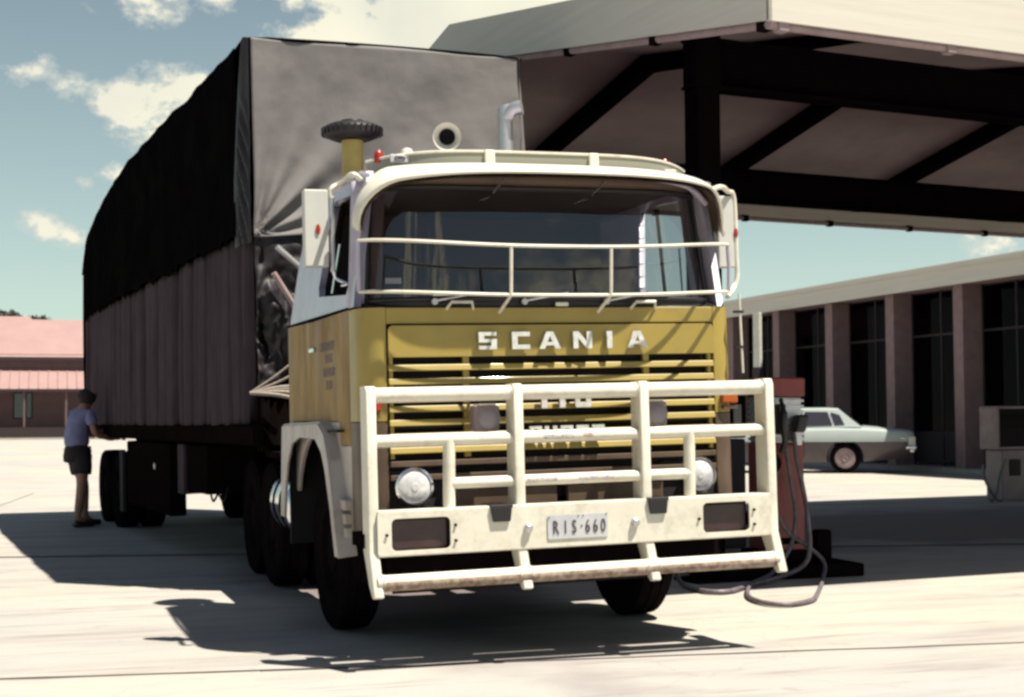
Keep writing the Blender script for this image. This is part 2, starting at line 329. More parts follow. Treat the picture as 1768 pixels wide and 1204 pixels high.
def empty(name, loc=(0, 0, 0), rz=0):
    o = D.objects.new(name, None); COL.objects.link(o); o.location = loc; o.rotation_euler = (0, 0, rz); o.empty_display_size = .2; return o
def dup(o, parent, loc=None, keep_children=True):
    c = o.copy(); COL.objects.link(c); c.parent = parent
    if loc is not None: c.location = loc
    if keep_children:
        for ch in [q for q in D.objects if q.parent == o]: dup(ch, c)
    return c
def smooth_path(pts, k=6):
    pts = [Vector(p) for p in pts]; out = []
    for i in range(len(pts)-1):
        p0 = pts[max(i-1, 0)]; p1 = pts[i]; p2 = pts[i+1]; p3 = pts[min(i+2, len(pts)-1)]
        for j in range(k):
            t = j/k; out.append(.5*((2*p1)+(p2-p0)*t+(2*p0-5*p1+4*p2-p3)*t*t+(3*p1-p0-3*p2+p3)*t**3))
    out.append(pts[-1]); return out
def fbm(x, y, z=0., o=4): return noise.fractal(Vector((x, y, z)), 1.0, 2.0, o)

# ------------------------------------------------------------------ ground
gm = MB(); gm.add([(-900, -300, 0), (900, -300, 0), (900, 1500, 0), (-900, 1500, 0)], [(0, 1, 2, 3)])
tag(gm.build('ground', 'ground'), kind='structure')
# recessed expansion joints: thin dark strips set in the slabs
M['joint'] = mat('joint_filler', (.07, .045, .05), (.10, .07, .07), .9, scale=4)
def joint(a, b, w):
    a = Vector((*a, 0)); b = Vector((*b, 0)); n = 24; vs = []; fs = []
    d = (b-a).normalized(); s = Vector((-d.y, d.x, 0)); L = (b-a).length
    for i in range(n+1):
        p = a+(b-a)*i/n; ww = w*(.6+.7*abs(fbm(i*.7, a.x))); p += s*.02*fbm(i*.5, a.y+3)
        vs += [p-s*ww/2+Vector((0, 0, .004)), p+s*ww/2+Vector((0, 0, .004))]
    for i in range(n): fs.append((2*i, 2*i+1, 2*i+3, 2*i+2))
    return vs, fs
jm = MB()
for a, b, w in (((-8, 8.95), (9, 4.9), .20), ((-9, 1.0), (-1.2, -.2), .045), ((-1.9, -.12), (6.5, -1.2), .035), ((-9, 15.5), (12, 12.1), .06), ((-6.5, -3), (-3.0, 22), .03)):
    jm.add(*joint(a, b, w))
tag(jm.build('ground_joints', 'joint'), kind='structure')

# ------------------------------------------------------------------ canopy
TR = -.0215
cano = empty('petrol_station_canopy', (1.973, .901, 0), .117)
tag(cano, 'wide gabled service station canopy with cream fascia and black steel beams above the truck', 'canopy')
U1, DD, DR = 15.0, 10.076, 6.095
zt = [(0, 4.357), (DR, 5.39), (DD, 4.52)]       # bottom of the fascia
def zf(v): return zt[0][1]+(zt[1][1]-zt[0][1])*v/DR if v < DR else zt[1][1]+(zt[2][1]-zt[1][1])*(v-DR)/(DD-DR)
H = .445
m = MB()
for v0, v1 in ((.03, DR), (DR, DD-.03)):
    z0 = zf(v0)+H-.09; z1 = zf(v1)+H-.09
    m.add([(.03, v0, z0), (U1, v0, z0), (U1, v1, z1), (.03, v1, z1)], [(0, 3, 2, 1)])
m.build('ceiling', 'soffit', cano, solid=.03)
m = MB(); 
for v0, v1 in ((.0, DR), (DR, DD)):
    z0 = zf(v0)+H-.045; z1 = zf(v1)+H-.045
    m.add([(.01, v0+.01, z0), (U1, v0+.01, z0), (U1, v1, z1), (.01, v1, z1)], [(0, 1, 2, 3)])
m.build('roof', 'fascia', cano, solid=.03)
def fprism(m, a, b, t, h):          # vertical board between two points of its lower edge
    (u0, v0, z0), (u1, v1, z1) = a, b; d = Vector((u1-u0, v1-v0)).normalized(); s = Vector((-d.y, d.x))*t
    return m.add([(u0, v0, z0), (u1, v1, z1), (u1+s.x, v1+s.y, z1), (u0+s.x, v0+s.y, z0), (u0, v0, z0+h), (u1, v1, z1+h), (u1+s.x, v1+s.y, z1+h), (u0+s.x, v0+s.y, z0+h)],
                 [(0, 3, 2, 1), (4, 5, 6, 7), (0, 1, 5, 4), (1, 2, 6, 5), (2, 3, 7, 6), (3, 0, 4, 7)])
fprism(MB(), (0, 0, zf(0)), (U1, 0, zf(0)), .03, H).build('fascia', 'fascia', cano)
fprism(MB(), (0, DR, zf(DR)), (0, .0, zf(0)), .03, H).build('fascia', 'fascia', cano)
fprism(MB(), (0, DD, zf(DD)), (0, DR, zf(DR)), .03, H).build('fascia', 'fascia', cano)
fprism(MB(), (0, DD, zf(DD)), (U1, DD, zf(DD)), -.03, H).build('fascia', 'fascia', cano)
# gutters and brackets
for a, b in (((.03, .06, zf(0)-.02), (U1, .06, zf(0)-.02)), ((.06, .03, zf(0)-.02), (.06, DR, zf(DR)-.02)), ((.05, DD-.07, zf(DD)-.02), (U1, DD-.07, zf(DD)-.02))):
    MB().tube([a, b], .032, 8).build('gutter_pipe', 'gutter', cano, smooth=True)
    A = Vector(a); B = Vector(b); L = (B-A).length; n = int(L/1.6)
    for i in range(n+1):
        p = A+(B-A)*((i*1.6+.12)/L)
        if (p-A).length > L: continue
        MB().box(p.x-.045, p.y-.045, p.z-.045, p.x+.045, p.y+.045, p.z+.05).build('bracket', 'gutter' if b[1] < 1 and b[0] > 1 else 'darkmetal', cano, bevel=.008)
def rb(v): z0 = 4.68; return z0+(5.54-z0)*(v/DR) if v < DR else z0+(5.54-z0)*(1-(v-DR)/(DD-DR))
for i in range(-0, 5):
    u = 2.555+3.049*i
    if u > U1: break
    m = MB(); w = .09
    for v0, v1 in ((.12, DR), (DR, DD-.12)):
        t0 = min(rb(v0)+.3, zf(v0)+H-.1); t1 = min(rb(v1)+.3, zf(v1)+H-.1)
        m.add([(u-w, v0, rb(v0)), (u+w, v0, rb(v0)), (u+w, v1, rb(v1)), (u-w, v1, rb(v1)), (u-w, v0, t0), (u+w, v0, t0), (u+w, v1, t1), (u-w, v1, t1)],
              [(0, 3, 2, 1), (4, 5, 6, 7), (0, 1, 5, 4), (1, 2, 6, 5), (2, 3, 7, 6), (3, 0, 4, 7)])
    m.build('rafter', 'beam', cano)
for v in (2.2, DD-2.2):
    m = MB(); m.box(.82-.15, v-.012, 4.37, U1, v+.012, 4.82); m.box(.82-.15, v-.11, 4.37, U1, v+.11, 4.395); m.box(.82-.15, v-.11, 4.795, U1, v+.11, 4.82)
    m.build('main_beam', 'beam', cano)
    for u in (.82, 12.3):
        m = MB(); m.box(u-.115, v-.12, 0, u+.115, v+.12, 4.37); o = m.build('column', 'beam', cano, bevel=.01)
        MB().box(u-.22, v-.2, 0, u+.22, v+.2, .03).build('foot_plate', 'darkmetal', o)
    MB().box(.82-.125, v-.115, 4.37, .82+.125, v+.115, rb(v)).build('column_head', 'beam', cano)

# ------------------------------------------------------------------ workshop building
bld = empty('service_station_building', (18.8, 24, 0))
tag(bld, 'long low service station building with cream roof edge and brown upright fins beyond the pumps', 'building')
EY0, EY1 = -20, 22
ez0, ez1 = 4.72, 5.28
m = MB(); m.box(0, EY0, ez0, .06, EY1, ez1); m.build('fascia', 'fascia', bld)
MB().box(-.07, EY0, ez0+.40, 0, EY1, ez0+.5).build('gutter', 'fascia', bld)
MB().box(.06, EY0, ez0+.05, 9, EY1, ez0+.12).build('soffit', 'fin', bld)
MB().box(.06, EY0, ez1-.08, 9, EY1, ez1-.02).build('roof', 'fascia', bld)
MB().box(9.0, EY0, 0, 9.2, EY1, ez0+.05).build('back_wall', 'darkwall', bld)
MB().box(1.5, EY1-.2, 0, 9, EY1, ez0+.05).build('end_wall', 'fin', bld)
fy = [33.6+3.55*k for k in (2, 1)]+[32.33+.2, 29.35, 26.15, 23.05, 19.9, 16.8, 13.7, 10.6]
fy = [35.7, 32.55, 29.35, 26.15, 23.05, 19.9, 16.8, 13.7, 10.6, 7.5]
for y in fy:
    MB().box(.45, y-24-.2, .0, 1.15, y-24+.2, ez0+.05).build('fin', 'fin', bld, bevel=.01)
# glazing between the fins
for k in range(len(fy)-1):
    y0 = fy[k+1]+.2-24; y1 = fy[k]-.2-24; x = 1.05
    fr = MB()
    for yy in (y0+.03, (y0+y1)/2, y1-.03): fr.box(x-.03, yy-.03, 0, x+.03, yy+.03, ez0+.05)
    for zz in (.25, 1.0, 3.6): fr.box(x-.026, y0, zz-.03, x+.026, y1, zz+.03)
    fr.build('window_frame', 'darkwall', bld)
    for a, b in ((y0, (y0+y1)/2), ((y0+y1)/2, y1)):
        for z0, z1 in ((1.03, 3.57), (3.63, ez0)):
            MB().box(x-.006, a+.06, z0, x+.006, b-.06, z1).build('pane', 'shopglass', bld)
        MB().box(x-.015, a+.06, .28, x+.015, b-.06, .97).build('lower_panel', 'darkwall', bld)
# kerb in front of the building
MB().box(18.95, 5, 0, 20.3, 46, .12).build('pavement', 'ground'); tag(D.objects['pavement'], kind='structure')
# tall white board on a dark base beside the building
sg = empty('white_notice_board', (18.05, 31.5, 0)); tag(sg, 'tall narrow white board on a dark base before the far brown fins', 'sign board')
MB().box(-.05, -.2, 2.95, .05, .2, 4.62).build('board', 'white', sg, bevel=.01)
MB().box(-.08, -.24, 0, .08, .24, 2.95).build('base', 'darkwall', sg, bevel=.02)

# ------------------------------------------------------------------ house far left
hs = empty('pink_roofed_house', (-4, 118, 0), -.02)
tag(hs, 'low house with two tiers of pink iron roof across the yard', 'house')
MB().box(-9, 0, 0, 12, 14, 4.2).build('wall', 'housewall', hs)
m = MB(); m.add([(-12.5, -3.2, 3.95), (13, -3.2, 3.95), (13, 0.2, 5.7), (-9, .2, 5.7)], [(0, 1, 2, 3)]); m.build('verandah_roof', 'houseroof', hs, solid=.12)
MB().box(-8.8, .1, 4.2, 12, 13.9, 6.9).build('clerestory_wall', 'housewall', hs)
MB().box(-12.5, -3.3, 3.75, 13, -3.2, 3.98).build('verandah_gutter', 'housedark', hs)
MB().box(-9.5, -.45, 6.35, 12.5, -.35, 6.65).build('upper_gutter', 'housedark', hs)
m = MB(); m.add([(-9.4, -.4, 6.6), (13, -.4, 6.6), (8, 7, 10.2), (-.2+.4, 7, 10.2), (-9.4, 14.5, 6.6), (13, 14.5, 6.6)], [(0, 1, 2, 3), (3, 2, 5, 4), (0, 3, 4), (1, 5, 2)])
m.build('roof', 'houseroof', hs)
for i in range(60):
    x = -30.6+i*.74
    if -8.9 < x < 6: MB().bar((x, -3.2, 4.03), (x, .15, 5.75), .05, .06).build('roof_rib', 'houseroof', hs)
for x in (.7, 6.5, -6.2):
    w = MB().box(x-.75, -.06, 1.6, x+.75, .02, 3.8).build('window', 'housedark', hs)
    MB().box(x-.65, -.09, 1.7, x+.65, -.061, 3.7).build('pane', 'carglass', w)
for i in range(8): MB().box(-12+i*3.2, -3.1, 0, -11.85+i*3.2, -2.95, 3.9).build('verandah_post', 'housewall', hs)
MB().box(-10, -3.4, 0, 12, -3.3, .9).build('dado_wall', 'housedark', hs)
k = MB().box(-70, 108, 0, 12, 109, .14).build('kerb', 'ground'); tag(k, kind='structure')
def tree(x, y, h, r, label, seed):
    rnd = random.Random(seed); t = empty('gum_tree', (x, y, 0)); tag(t, label, 'tree', 'trees beyond the pink roofs')
    MB().tube([(0, 0, 0), (.1, 0, h*.4), (.3, .1, h*.75)], [.35, .25, .12], 8).build('trunk', 'bark', t, smooth=True)
    m = MB()
    cl = [(rnd.uniform(-r, r), rnd.uniform(-r, r), h*.85+rnd.uniform(-.45, .4)*r) for _ in range(16)]
    for _ in range(3200):
        c0 = rnd.choice(cl); p = Vector((rnd.gauss(c0[0], r*.2), rnd.gauss(c0[1], r*.2), rnd.gauss(c0[2], r*.15)))
        a = Vector((rnd.gauss(0, 1), rnd.gauss(0, 1), rnd.gauss(0, 1))).normalized(); b = a.orthogonal().normalized(); s = rnd.uniform(.12, .3)
        m.add([p, p+a*s+b*s*.4, p+a*s*1.8, p+a*s-b*s*.4], [(0, 1, 2, 3)])
    m.build('crown', 'leaf', t)
tree(-2.0, 150, 13.4, 1.0, 'rounded grey green tree showing over the middle of the pink roof', 3)
tree(-.7, 153, 13.0, .8, 'smaller low tree just beside the rounded one over the pink roof', 5)
tree(-5.3, 152, 14.2, 1.1, 'tree at the far end of the pink roof by the edge of the photograph', 8)
bk = empty('distant_house', (-4.1, 142, 0)); tag(bk, 'far pink roofed house rising just over the nearer roof ridge', 'house')
MB().box(-2.5, 0, 0, 2.2, 6, 10.6).build('wall', 'housewall', bk)
MB().add([(-2.8, -.3, 10.5), (2.5, -.3, 10.5), (1.3, 3, 11.8), (-1.6, 3, 11.8), (-2.8, 6.3, 10.5), (2.5, 6.3, 10.5)], [(0, 1, 2, 3), (3, 2, 5, 4), (0, 3, 4), (1, 5, 2), (0, 4, 5, 1)]).build('roof', 'houseroof', bk)

# ------------------------------------------------------------------ truck
TM = Matrix.Rotation(TR, 4, 'Y')
truck = empty('prime_mover_truck'); truck.matrix_world = TM
tag(truck, 'mustard yellow cab over truck with white bull bar and white sun visor', 'truck')
T = truck
XZ = lambda y: (lambda a, b, c: (a, y+c, b))
def arc(c, r, a0, a1, n=6): return [(c[0]+r*math.cos(R(a0+(a1-a0)*k/n)), c[1]+r*math.sin(R(a0+(a1-a0)*k/n))) for k in range(n+1)]
# curved corner panels, top strip
cl_ = [(-1.25, .30)]+arc((-1.09, .16), .16, 180, 270, 7)
cr_ = [(-x, y) for x, y in cl_][::-1]
for pth, s in ((cl_, -1), (cr_, 1)):
    MB().wall(pth, 1.45, 2.135, .03).build('corner_panel', 'mustard', T, smooth=True)
    MB().wall(pth, .72, 1.444, .03).build('lower_corner_panel', 'brown', T, smooth=True)
MB().box(-1.088, 0, 2.036, 1.088, .03, 2.135).build('front_panel', 'mustard', T, bevel=.006)
# ledge under the windscreen
m = MB(); m.grid(lambda i, j: ((-1.2+2.4*i), .0+.02*0+.14*j+.12*abs(-1+2*i)**6*(1-j*.3), 2.135+.045*j), 24, 3); m.build('scuttle', 'black', T, smooth=True, solid=.02)  # coloured black to carry the shadow band below the glass
# grille
plate('grille_panel', [(-1.08, 1.832), (1.08, 1.832), (1.08, 1.99)]+[(1.05+.03*math.cos(R(a)), 1.995+.03*math.sin(R(a))) for a in (20, 45, 70, 90)]+[(-1.05+.03*math.cos(R(a)), 1.995+.03*math.sin(R(a))) for a in (90, 110, 135, 160)]+[(-1.08, 1.99)], [], .025, XZ(-.008), 'mustard', T, bevel=.004)
MB().box(-1.087, .055, .95, 1.087, .07, 2.03).build('radiator_core', 'blackpit', T)
for k in range(7):
    z = 1.768-.083*k
    def prof(x, y, zz, z=z): return (x, y, zz)
    m = MB(); xs = [-1.08+2.16*i/12 for i in range(13)]
    m.box(-1.08, -.022, z-.019, 1.08, .03, z+.019, fn=lambda x, y, zz: (x, y+(.012 if zz > z else 0), zz))
    m.build('grille_slat', 'mustard', T, bevel=.005)
for k in range(7, 9):
    z = 1.768-.083*k+.002
    MB().box(-1.08, -.015, z-.017, 1.08, .03, z+.017).build('grille_slat', 'brown', T, bevel=.004)
for x in (-.59, .61, -1.062, 1.055):
    w = .02 if abs(x) < 1 else .012
    MB().box(x-w, .0, 1.22, x+w, .034, 1.835).build('grille_divider', 'mustard', T, bevel=.003)
# lower front: headlamp surround, centre bumper
MB().box(-1.085, .02, .72, -.70, .05, 1.145).build('lamp_surround', 'blackpit', T)
MB().box(.70, .02, .72, 1.085, .05, 1.145).build('lamp_surround', 'blackpit', T)
MB().box(-.70, -.03, 1.03, .70, .04, 1.095).build('bumper_lip', 'brown', T, bevel=.008)
for x0, x1 in ((-.70, -.02), (.05, .70)): MB().box(x0, -.01, .78, x1, .04, 1.025).build('bumper_panel', 'brown', T, bevel=.008)
MB().box(-1.1, .03, .5, 1.1, .12, .78).build('bumper_beam', 'darkmetal', T, bevel=.02)
for s in (-1, 1):
    h = MB().lathe([(.0, .0), (.085, .0), (.118, -.05), (.118, -.062), (.104, -.066), (.1, -.05), (.0, -.05)], (s*.943, .02, 1.05), 'y', 32).build('headlight', 'chrome', T, smooth=True)
    MB().lathe([(.0, -.078), (.03, -.077), (.06, -.073), (.085, -.067), (.1, -.057), (.1, -.05), (0, -.05)], (s*.943, .02, 1.05), 'y', 32).build('lens', 'headglass', h, smooth=True)
    MB().lathe([(.0, -.082), (.020, -.082), (.020, -.07), (0, -.07)], (s*.943, .02, 1.05), 'y', 16).build('bulb_shield', 'chrome', h, smooth=True)
    b = MB().box(s*1.185-.055, -.03, 1.505, s*1.185+.055, .05, 1.585).build('indicator_lamp', 'orange' if s > 0 else 'red', T, bevel=.012)
    MB().box(s*1.19-.05, -.02, 1.47, s*1.19+.05, .03, 1.495).build('indicator_bracket', 'brown', T)
MB().box(-1.05, .12, .40, .62, .15, .76).build('added_shadow_plate', 'blackpit', T)  # plate added to close the sunlit gap in the shadow below the bumper
# letters
def stroke_letters():
    t = .3
    G = {'S': ([(0, 0), (1, 0), (1, .6), (.3, .6), (.3, .79), (.98, .79), (.98, 1), (0, 1), (0, .4), (.7, .4), (.7, .21), (0, .21)], []),
         'C': ([(0, 0), (1, 0), (1, .26), (.3, .26), (.3, .74), (1, .74), (1, 1), (0, 1)], []),
         'A': ([(0, 0), (.3, 0), (.38, .2), (.82, .2), (.9, 0), (1.2, 0), (.78, 1), (.42, 1)], [[(.46, .4), (.74, .4), (.6, .76)]]),
         'N': ([(0, 0), (.28, 0), (.28, .62), (.78, 0), (1.08, 0), (1.08, 1), (.8, 1), (.8, .38), (.3, 1), (0, 1)], []),
         'I': ([(0, 0), (.3, 0), (.3, 1), (0, 1)], []),
         '1': ([(0, 0), (.3, 0), (.3, 1), (0, 1)], []),
         '0': ([(0, .08), (.08, 0), (.92, 0), (1, .08), (1, .92), (.92, 1), (.08, 1), (0, .92)], [[(.3, .25), (.7, .25), (.7, .75), (.3, .75)]]),
         'U': ([(0, 0), (1, 0), (1, 1), (.7, 1), (.7, .26), (.3, .26), (.3, 1), (0, 1)], []),
         'P': ([(0, 0), (.3, 0), (.3, .32), (1, .32), (1, 1), (0, 1)], [[(.3, .54), (.7, .54), (.7, .78), (.3, .78)]]),
         'E': ([(0, 0), (1, 0), (1, .24), (.3, .24), (.3, .39), (.9, .39), (.9, .61), (.3, .61), (.3, .76), (1, .76), (1, 1), (0, 1)], []),
         'R': ([(0, 0), (.3, 0), (.3, .32), (.45, .32), (.7, 0), (1, 0), (.78, .32), (1, .32), (1, 1), (0, 1)], [[(.3, .54), (.7, .54), (.7, .78), (.3, .78)]])}
    return G
G = stroke_letters()
def letter(ch, x, z, w, h, y=-.045):
    o, hol = G[ch]; f = lambda p: (x+p[0]*w, z+p[1]*h)
    plate('letter', [f(p) for p in o], [[f(p) for p in q] for q in hol], .02, XZ(y), 'letter', T)
for ch, x in zip('SCANIA', (-.520, -.305, -.128, .098, .325, .462)):
    letter(ch, x, 1.872, .115 if ch != 'A' else .118, .107)
for ch, x in zip('110', (-.125, -.005, .098)): letter(ch, x, 1.505, .105 if ch == '0' else .12, .12, -.05)
for ch, x in zip('SUPER', (-.205, -.105, .0, .105, .21)): letter(ch, x, 1.308, .078, .085, -.05)
# sides
def sx(z, s):      # outer face of the cab side at height z
    return s*(1.25 if z < 2.14 else 1.25-.115*((z-2.14)/.88)**1.1)
def side(s): return lambda a, b, c: (sx(b, s)-s*abs(c)*0-s*(.0)+c, a, b)
for s in (-1, 1):
    f = lambda a, b, c, s=s: (s*1.25-s*.015+c, a, b)
    plate('door_skin', [(.306, 1.30), (.62, 1.30), (.66, 1.452), (1.598, 1.452), (1.598, 2.145), (.306, 2.145)], [], .03, f, 'mustard_side', T, bevel=.005)
    plate('rear_side_skin', [(1.606, 1.452), (2.50, 1.452), (2.50, 2.165), (1.606, 2.147)], [], .03, f, 'mustard_side', T, bevel=.005)
    MB().box(min(s*1.25, s*1.258), .29, 2.142, max(s*1.25, s*1.258), 2.5, 2.156, fn=lambda x, y, z: (x, y, z+.02*(y > 2))).build('waist_trim', 'darkmetal', T)
    # upper side with the window opening
    out = [(.16, 2.15), (2.42, 2.16), (2.30, 2.62), (2.16, 2.98), (2.05, 3.03), (.22, 3.0), (.17, 2.9)]
    win = [(.42, 2.245), (.37, 2.30), (.275, 2.80), (.30, 2.868), (.36, 2.888), (1.12, 2.935), (1.18, 2.91), (1.38, 2.37), (1.34, 2.305)]
    def sub(poly, n=6):
        q = []
        for i in range(len(poly)):
            a, b = Vector(poly[i]), Vector(poly[(i+1) % len(poly)])
            for k in range(n): q.append(tuple(a.lerp(b, k/n)))
        return q
    plate('upper_side', sub(out), [sub(win)], .045, lambda a, b, c, s=s: (sx(b, s)-s*.0225+c, a, b), 'cabwhite', T, bevel=.004)
    if s > 0: plate('door_window', sub([(.43, 2.24), (.27, 2.82), (.33, 2.89), (1.14, 2.94), (1.39, 2.36), (1.35, 2.30)]), [], .006, lambda a, b, c, s=s: (sx(b, s)-s*.03+c, a, b), 'sideglass', T)
    MB().bar((sx(2.3, s)-s*.02, 1.0, 2.29), (sx(2.9, s)-s*.02, .93, 2.9), .02, .02).build('window_channel', 'darkmetal', T)
    MB().bar((sx(2.25, s)+s*.012, .79, 2.285), (sx(2.6, s)+s*.012, .73, 2.60), .012, .012).build('grab_rail', 'chrome', T)
    # gutter
    MB().tube([(sx(2.9, s)-s*.0, .12, 2.955), (sx(3, s)+s*.012, .3, 3.0), (sx(3, s)+s*.012, 1.2, 3.035), (sx(3, s)+s*.0, 2.1, 3.04)], .014, 6).build('rain_gutter', 'cabwhite', T, smooth=True)
    # lower side below the door and the wheel arch
    arch = [(2.5, 1.448), (2.5, 1.0)]+[(1.45+.80*math.cos(R(a)), .72+.64*math.sin(R(a))) for a in range(20, 161, 12)]+[(.66, .70), (.30, .70), (.30, 1.30), (.612, 1.296), (.65, 1.448)]
    plate('lower_side', arch, [], .03, f, 'fender', T, bevel=.004)
    flo = [(2.38, .75), (2.38, 1.42), (.98, 1.44), (.78, 1.37), (.62, 1.20), (.44, .90), (.27, .62), (.37, .62), (.54, .90), (.72, 1.14), (.86, 1.26), (1.06, 1.335), (1.66, 1.34), (1.96, 1.29), (2.13, 1.14), (2.20, .95), (2.22, .75)]
    plate('wheel_arch', flo, [], .02, lambda a, b, c, s=s: (s*1.335+c+s*.03*(1-b), a, b), 'fender', T, bevel=.006)
    # return of the arch lip back to the body
    lip = [(.27, .62), (.44, .90), (.62, 1.20), (.78, 1.37), (.98, 1.44), (2.38, 1.42)]
    vs = []; fs = []
    for y, z in lip: vs += [(s*1.33+s*.03*(1-z), y, z), (s*1.235, y, z+.01)]
    for i in range(len(lip)-1): fs.append((2*i, 2*i+2, 2*i+3, 2*i+1))
    MB().add(vs, fs).build('arch_return', 'fender', T, solid=.012)
    # three small step plates
    for k in range(3): MB().box(s*1.27-.03, .32, .735+k*.085, s*1.27+.03, .50, .80+k*.085).build('step_tread', 'fender', T, bevel=.01)
    MB().box(min(s*1.2, s*1.0), .2, .45, max(s*1.2, s*1.0), .6, .72).build('entry_step', 'darkmetal', T, bevel=.02)
    # door handle
    MB().box(s*1.262-.01, 1.40, 1.93, s*1.262+.01, 1.56, 1.96).build('door_handle', 'chrome', T, bevel=.006)
# faded sign writing on the near door
for body, z, w, dy in (('CRAWBULKERY', 1.950, .78, -.06), ('O STAG ST', 1.868, .60, .0), ('BURPENGARY', 1.778, .74, .0), ('074 2080', 1.692, .62, .0)):
    text('sign_writing', body, .088, .002, lambda a, b, c, z=z, dy=dy: (-1.2515-.0015+c*.5, .95-dy-a, z-.03+b), 'sign', T, w)
# roof
def roof(i, j):
    x = -1+2*i; y = .10+2.05*j
    z = 3.035+.085*(1-abs(x)**3.2)-.11*(max(0, .16-j)/.16)**2
    return (x*1.135, y, z-.10*abs(x)**16)
MB().grid(roof, 32, 12).build('roof', 'cabwhite', T, smooth=True, solid=.03)
MB().box(-1.12, 2.40, 1.0, 1.12, 2.44, 2.16).build('back_panel', 'fender', T)
MB().add([(-1.22, 2.40, 2.16), (1.22, 2.40, 2.16), (1.12, 2.12, 3.03), (-1.12, 2.12, 3.03)], [(0, 1, 2, 3)]).build('upper_back_panel', 'cabwhite', T, solid=.03)
MB().box(-1.2, .05, 1.40, 1.2, 2.4, 1.45).build('cab_floor', 'interior', T)
# windscreen frame and glass
def ws_plan(x): return .045+.20*abs(x/1.17)**7
WZ0, WZ1 = 2.195, 2.885
def wsf(i, j):
    x = -1.165+2.33*i; z = WZ0+(WZ1-WZ0)*j
    return (x*(1-.045*j), ws_plan(x)+.075*j, z)
MB().grid(wsf, 40, 6).build('windscreen', 'wsglass', T, smooth=True)
def tubeline(fn, n): return [fn(k/n) for k in range(n+1)]
fr = MB()
for j, off in ((-.01, 0), (1.01, 0)):
    fr.tube(tubeline(lambda t: (wsf(t, j)[0], wsf(t, j)[1]-.006, wsf(t, j)[2]), 40), .017, 6)
for i in (.004, .996): fr.tube(tubeline(lambda t: (wsf(i, t)[0], wsf(i, t)[1]-.004, wsf(i, t)[2]), 6), .017, 6)
fr.build('windscreen_rubber', 'black', T, smooth=True)
MB().grid(lambda i, j: (wsf(i, 0)[0], wsf(i, 0)[1]-.012+.0*j, 2.178-.045*(1-j)), 40, 1).build('scuttle_grille', 'black', T, solid=.01)
MB().grid(lambda i, j: (wsf(i, 1)[0]*1.0, wsf(i, 1)[1]+.0-.02*j, 2.895+.11*j), 40, 2).build('header_panel', 'brown', T, smooth=True, solid=.02)
for s in (-1, 1):   # corner pillars
    m = MB()
    m.grid(lambda i, j: ((s*(1.165+.07*i))*(1-.045*j)-s*.0*j, .245+.075*j-.05+.09*i+.02, 2.15+.80*j), 4, 8); m.build('corner_pillar', 'cabwhite', T, smooth=True, solid=.03)
    m = MB(); m.grid(lambda i, j: ((s*(1.06+.07*i))*(1-.045*j), .20+.075*j+.06*i, 2.16+.78*j), 2, 6); m.build('inner_pillar_trim', 'brown', T, solid=.02)
# interior
for s in (-1, 1):
    st = MB(); st.box(s*.62-.25, .75, 1.75, s*.62+.25, 1.25, 1.92); st.build('seat', 'seat', T, bevel=.05)
    MB().box(s*.62-.25, 1.22, 1.85, s*.62+.25, 1.38, 2.42, fn=lambda x, y, z: (x, y+(z-1.85)*.15, z)).build('seat_back', 'seat', T, bevel=.05)
MB().box(-1.12, .2, 1.95, 1.12, .55, 2.17).build('dashboard', 'interior', T, bevel=.04)
MB().box(-1.1, 1.95, 1.5, 1.1, 1.99, 2.95).build('bunk_curtain', 'interior', T)
MB().box(-1.05, 1.90, 2.27, .5, 1.94, 2.295).build('bunk_rail', 'interior_pale', T)
MB().grid(lambda i, j: (-1.08+2.16*i, .16+1.9*j, 2.97), 2, 2).build('headlining', 'interior', T, solid=.02)
MB().box(-1.0, .34, 2.31, -.90, .36, 2.345).build('dash_card', 'cream_clean', T)
sw = MB().tube([(.55+.22*math.cos(t), .62+.10*math.sin(t), 2.22+.19*math.sin(t)) for t in [2*math.pi*k/28 for k in range(29)]], .016, 8, False)
sw.tube([(.55, .75, 1.95), (.55, .62, 2.22)], .02, 8); sw.tube([(.33, .62, 2.22), (.77, .62, 2.22)], .012, 6); sw.build('steering_wheel', 'black', T, smooth=True)
# right hand (driver) side is nearest the camera in Australia: mirror the wheel across
D.objects['steering_wheel'].location.x = -1.15
# sun visor: swept strip with drooping ears
lip = []
def lippt(t):       # t -1..1
    a = abs(t); s = 1 if t > 0 else -1
    if a < .80:
        x = a/.80*.98; z = 2.915-.035*(x/.98)**2.6
    else:
        k = (a-.80)/.20*R(100); x = .98+.235*math.sin(min(k, R(90))); z = 2.88-.235+.235*math.cos(k) if k < R(90) else 2.645-.24*(k-R(90))
    y = -.335+.415*(x/1.215)**5
    return (s*x, y, z)
def innpt(t):
    a = abs(t); s = 1 if t > 0 else -1
    if a < .80: x = a/.80*.97; z = 3.035-.03*(x/.97)**3
    else:
        k = (a-.80)/.20*R(100); x = .97+.215*math.sin(min(k, R(90))); z = 3.005-.26+.26*math.cos(k)
    y = .11+.13*(x/1.17)**6
    return (s*x, y, z)
def visor(i, j):
    t = -1+2*i; a = Vector(innpt(t)); b = Vector(lippt(t)); p = a.lerp(b, j); p.z += .012*math.sin(math.pi*j*.9)*(1 if abs(t) < .8 else 1-(abs(t)-.8)/.25)
    if abs(t) > .8: p.x += (1 if t > 0 else -1)*.03*math.sin(math.pi*j)*((abs(t)-.8)/.2)
    return tuple(p)
MB().grid(visor, 90, 10).build('sun_visor', 'cream_clean', T, smooth='all', solid=.018)
def visor_shade(i, j):
    p = Vector(visor(i, .02+j*.94)); a = abs(-1+2*i); s_ = 1 if i > .5 else -1
    k = max(0, (a-.78)/.22); return (p.x-s_*.026*k, p.y+.004, p.z-.026*(1-k*.6))
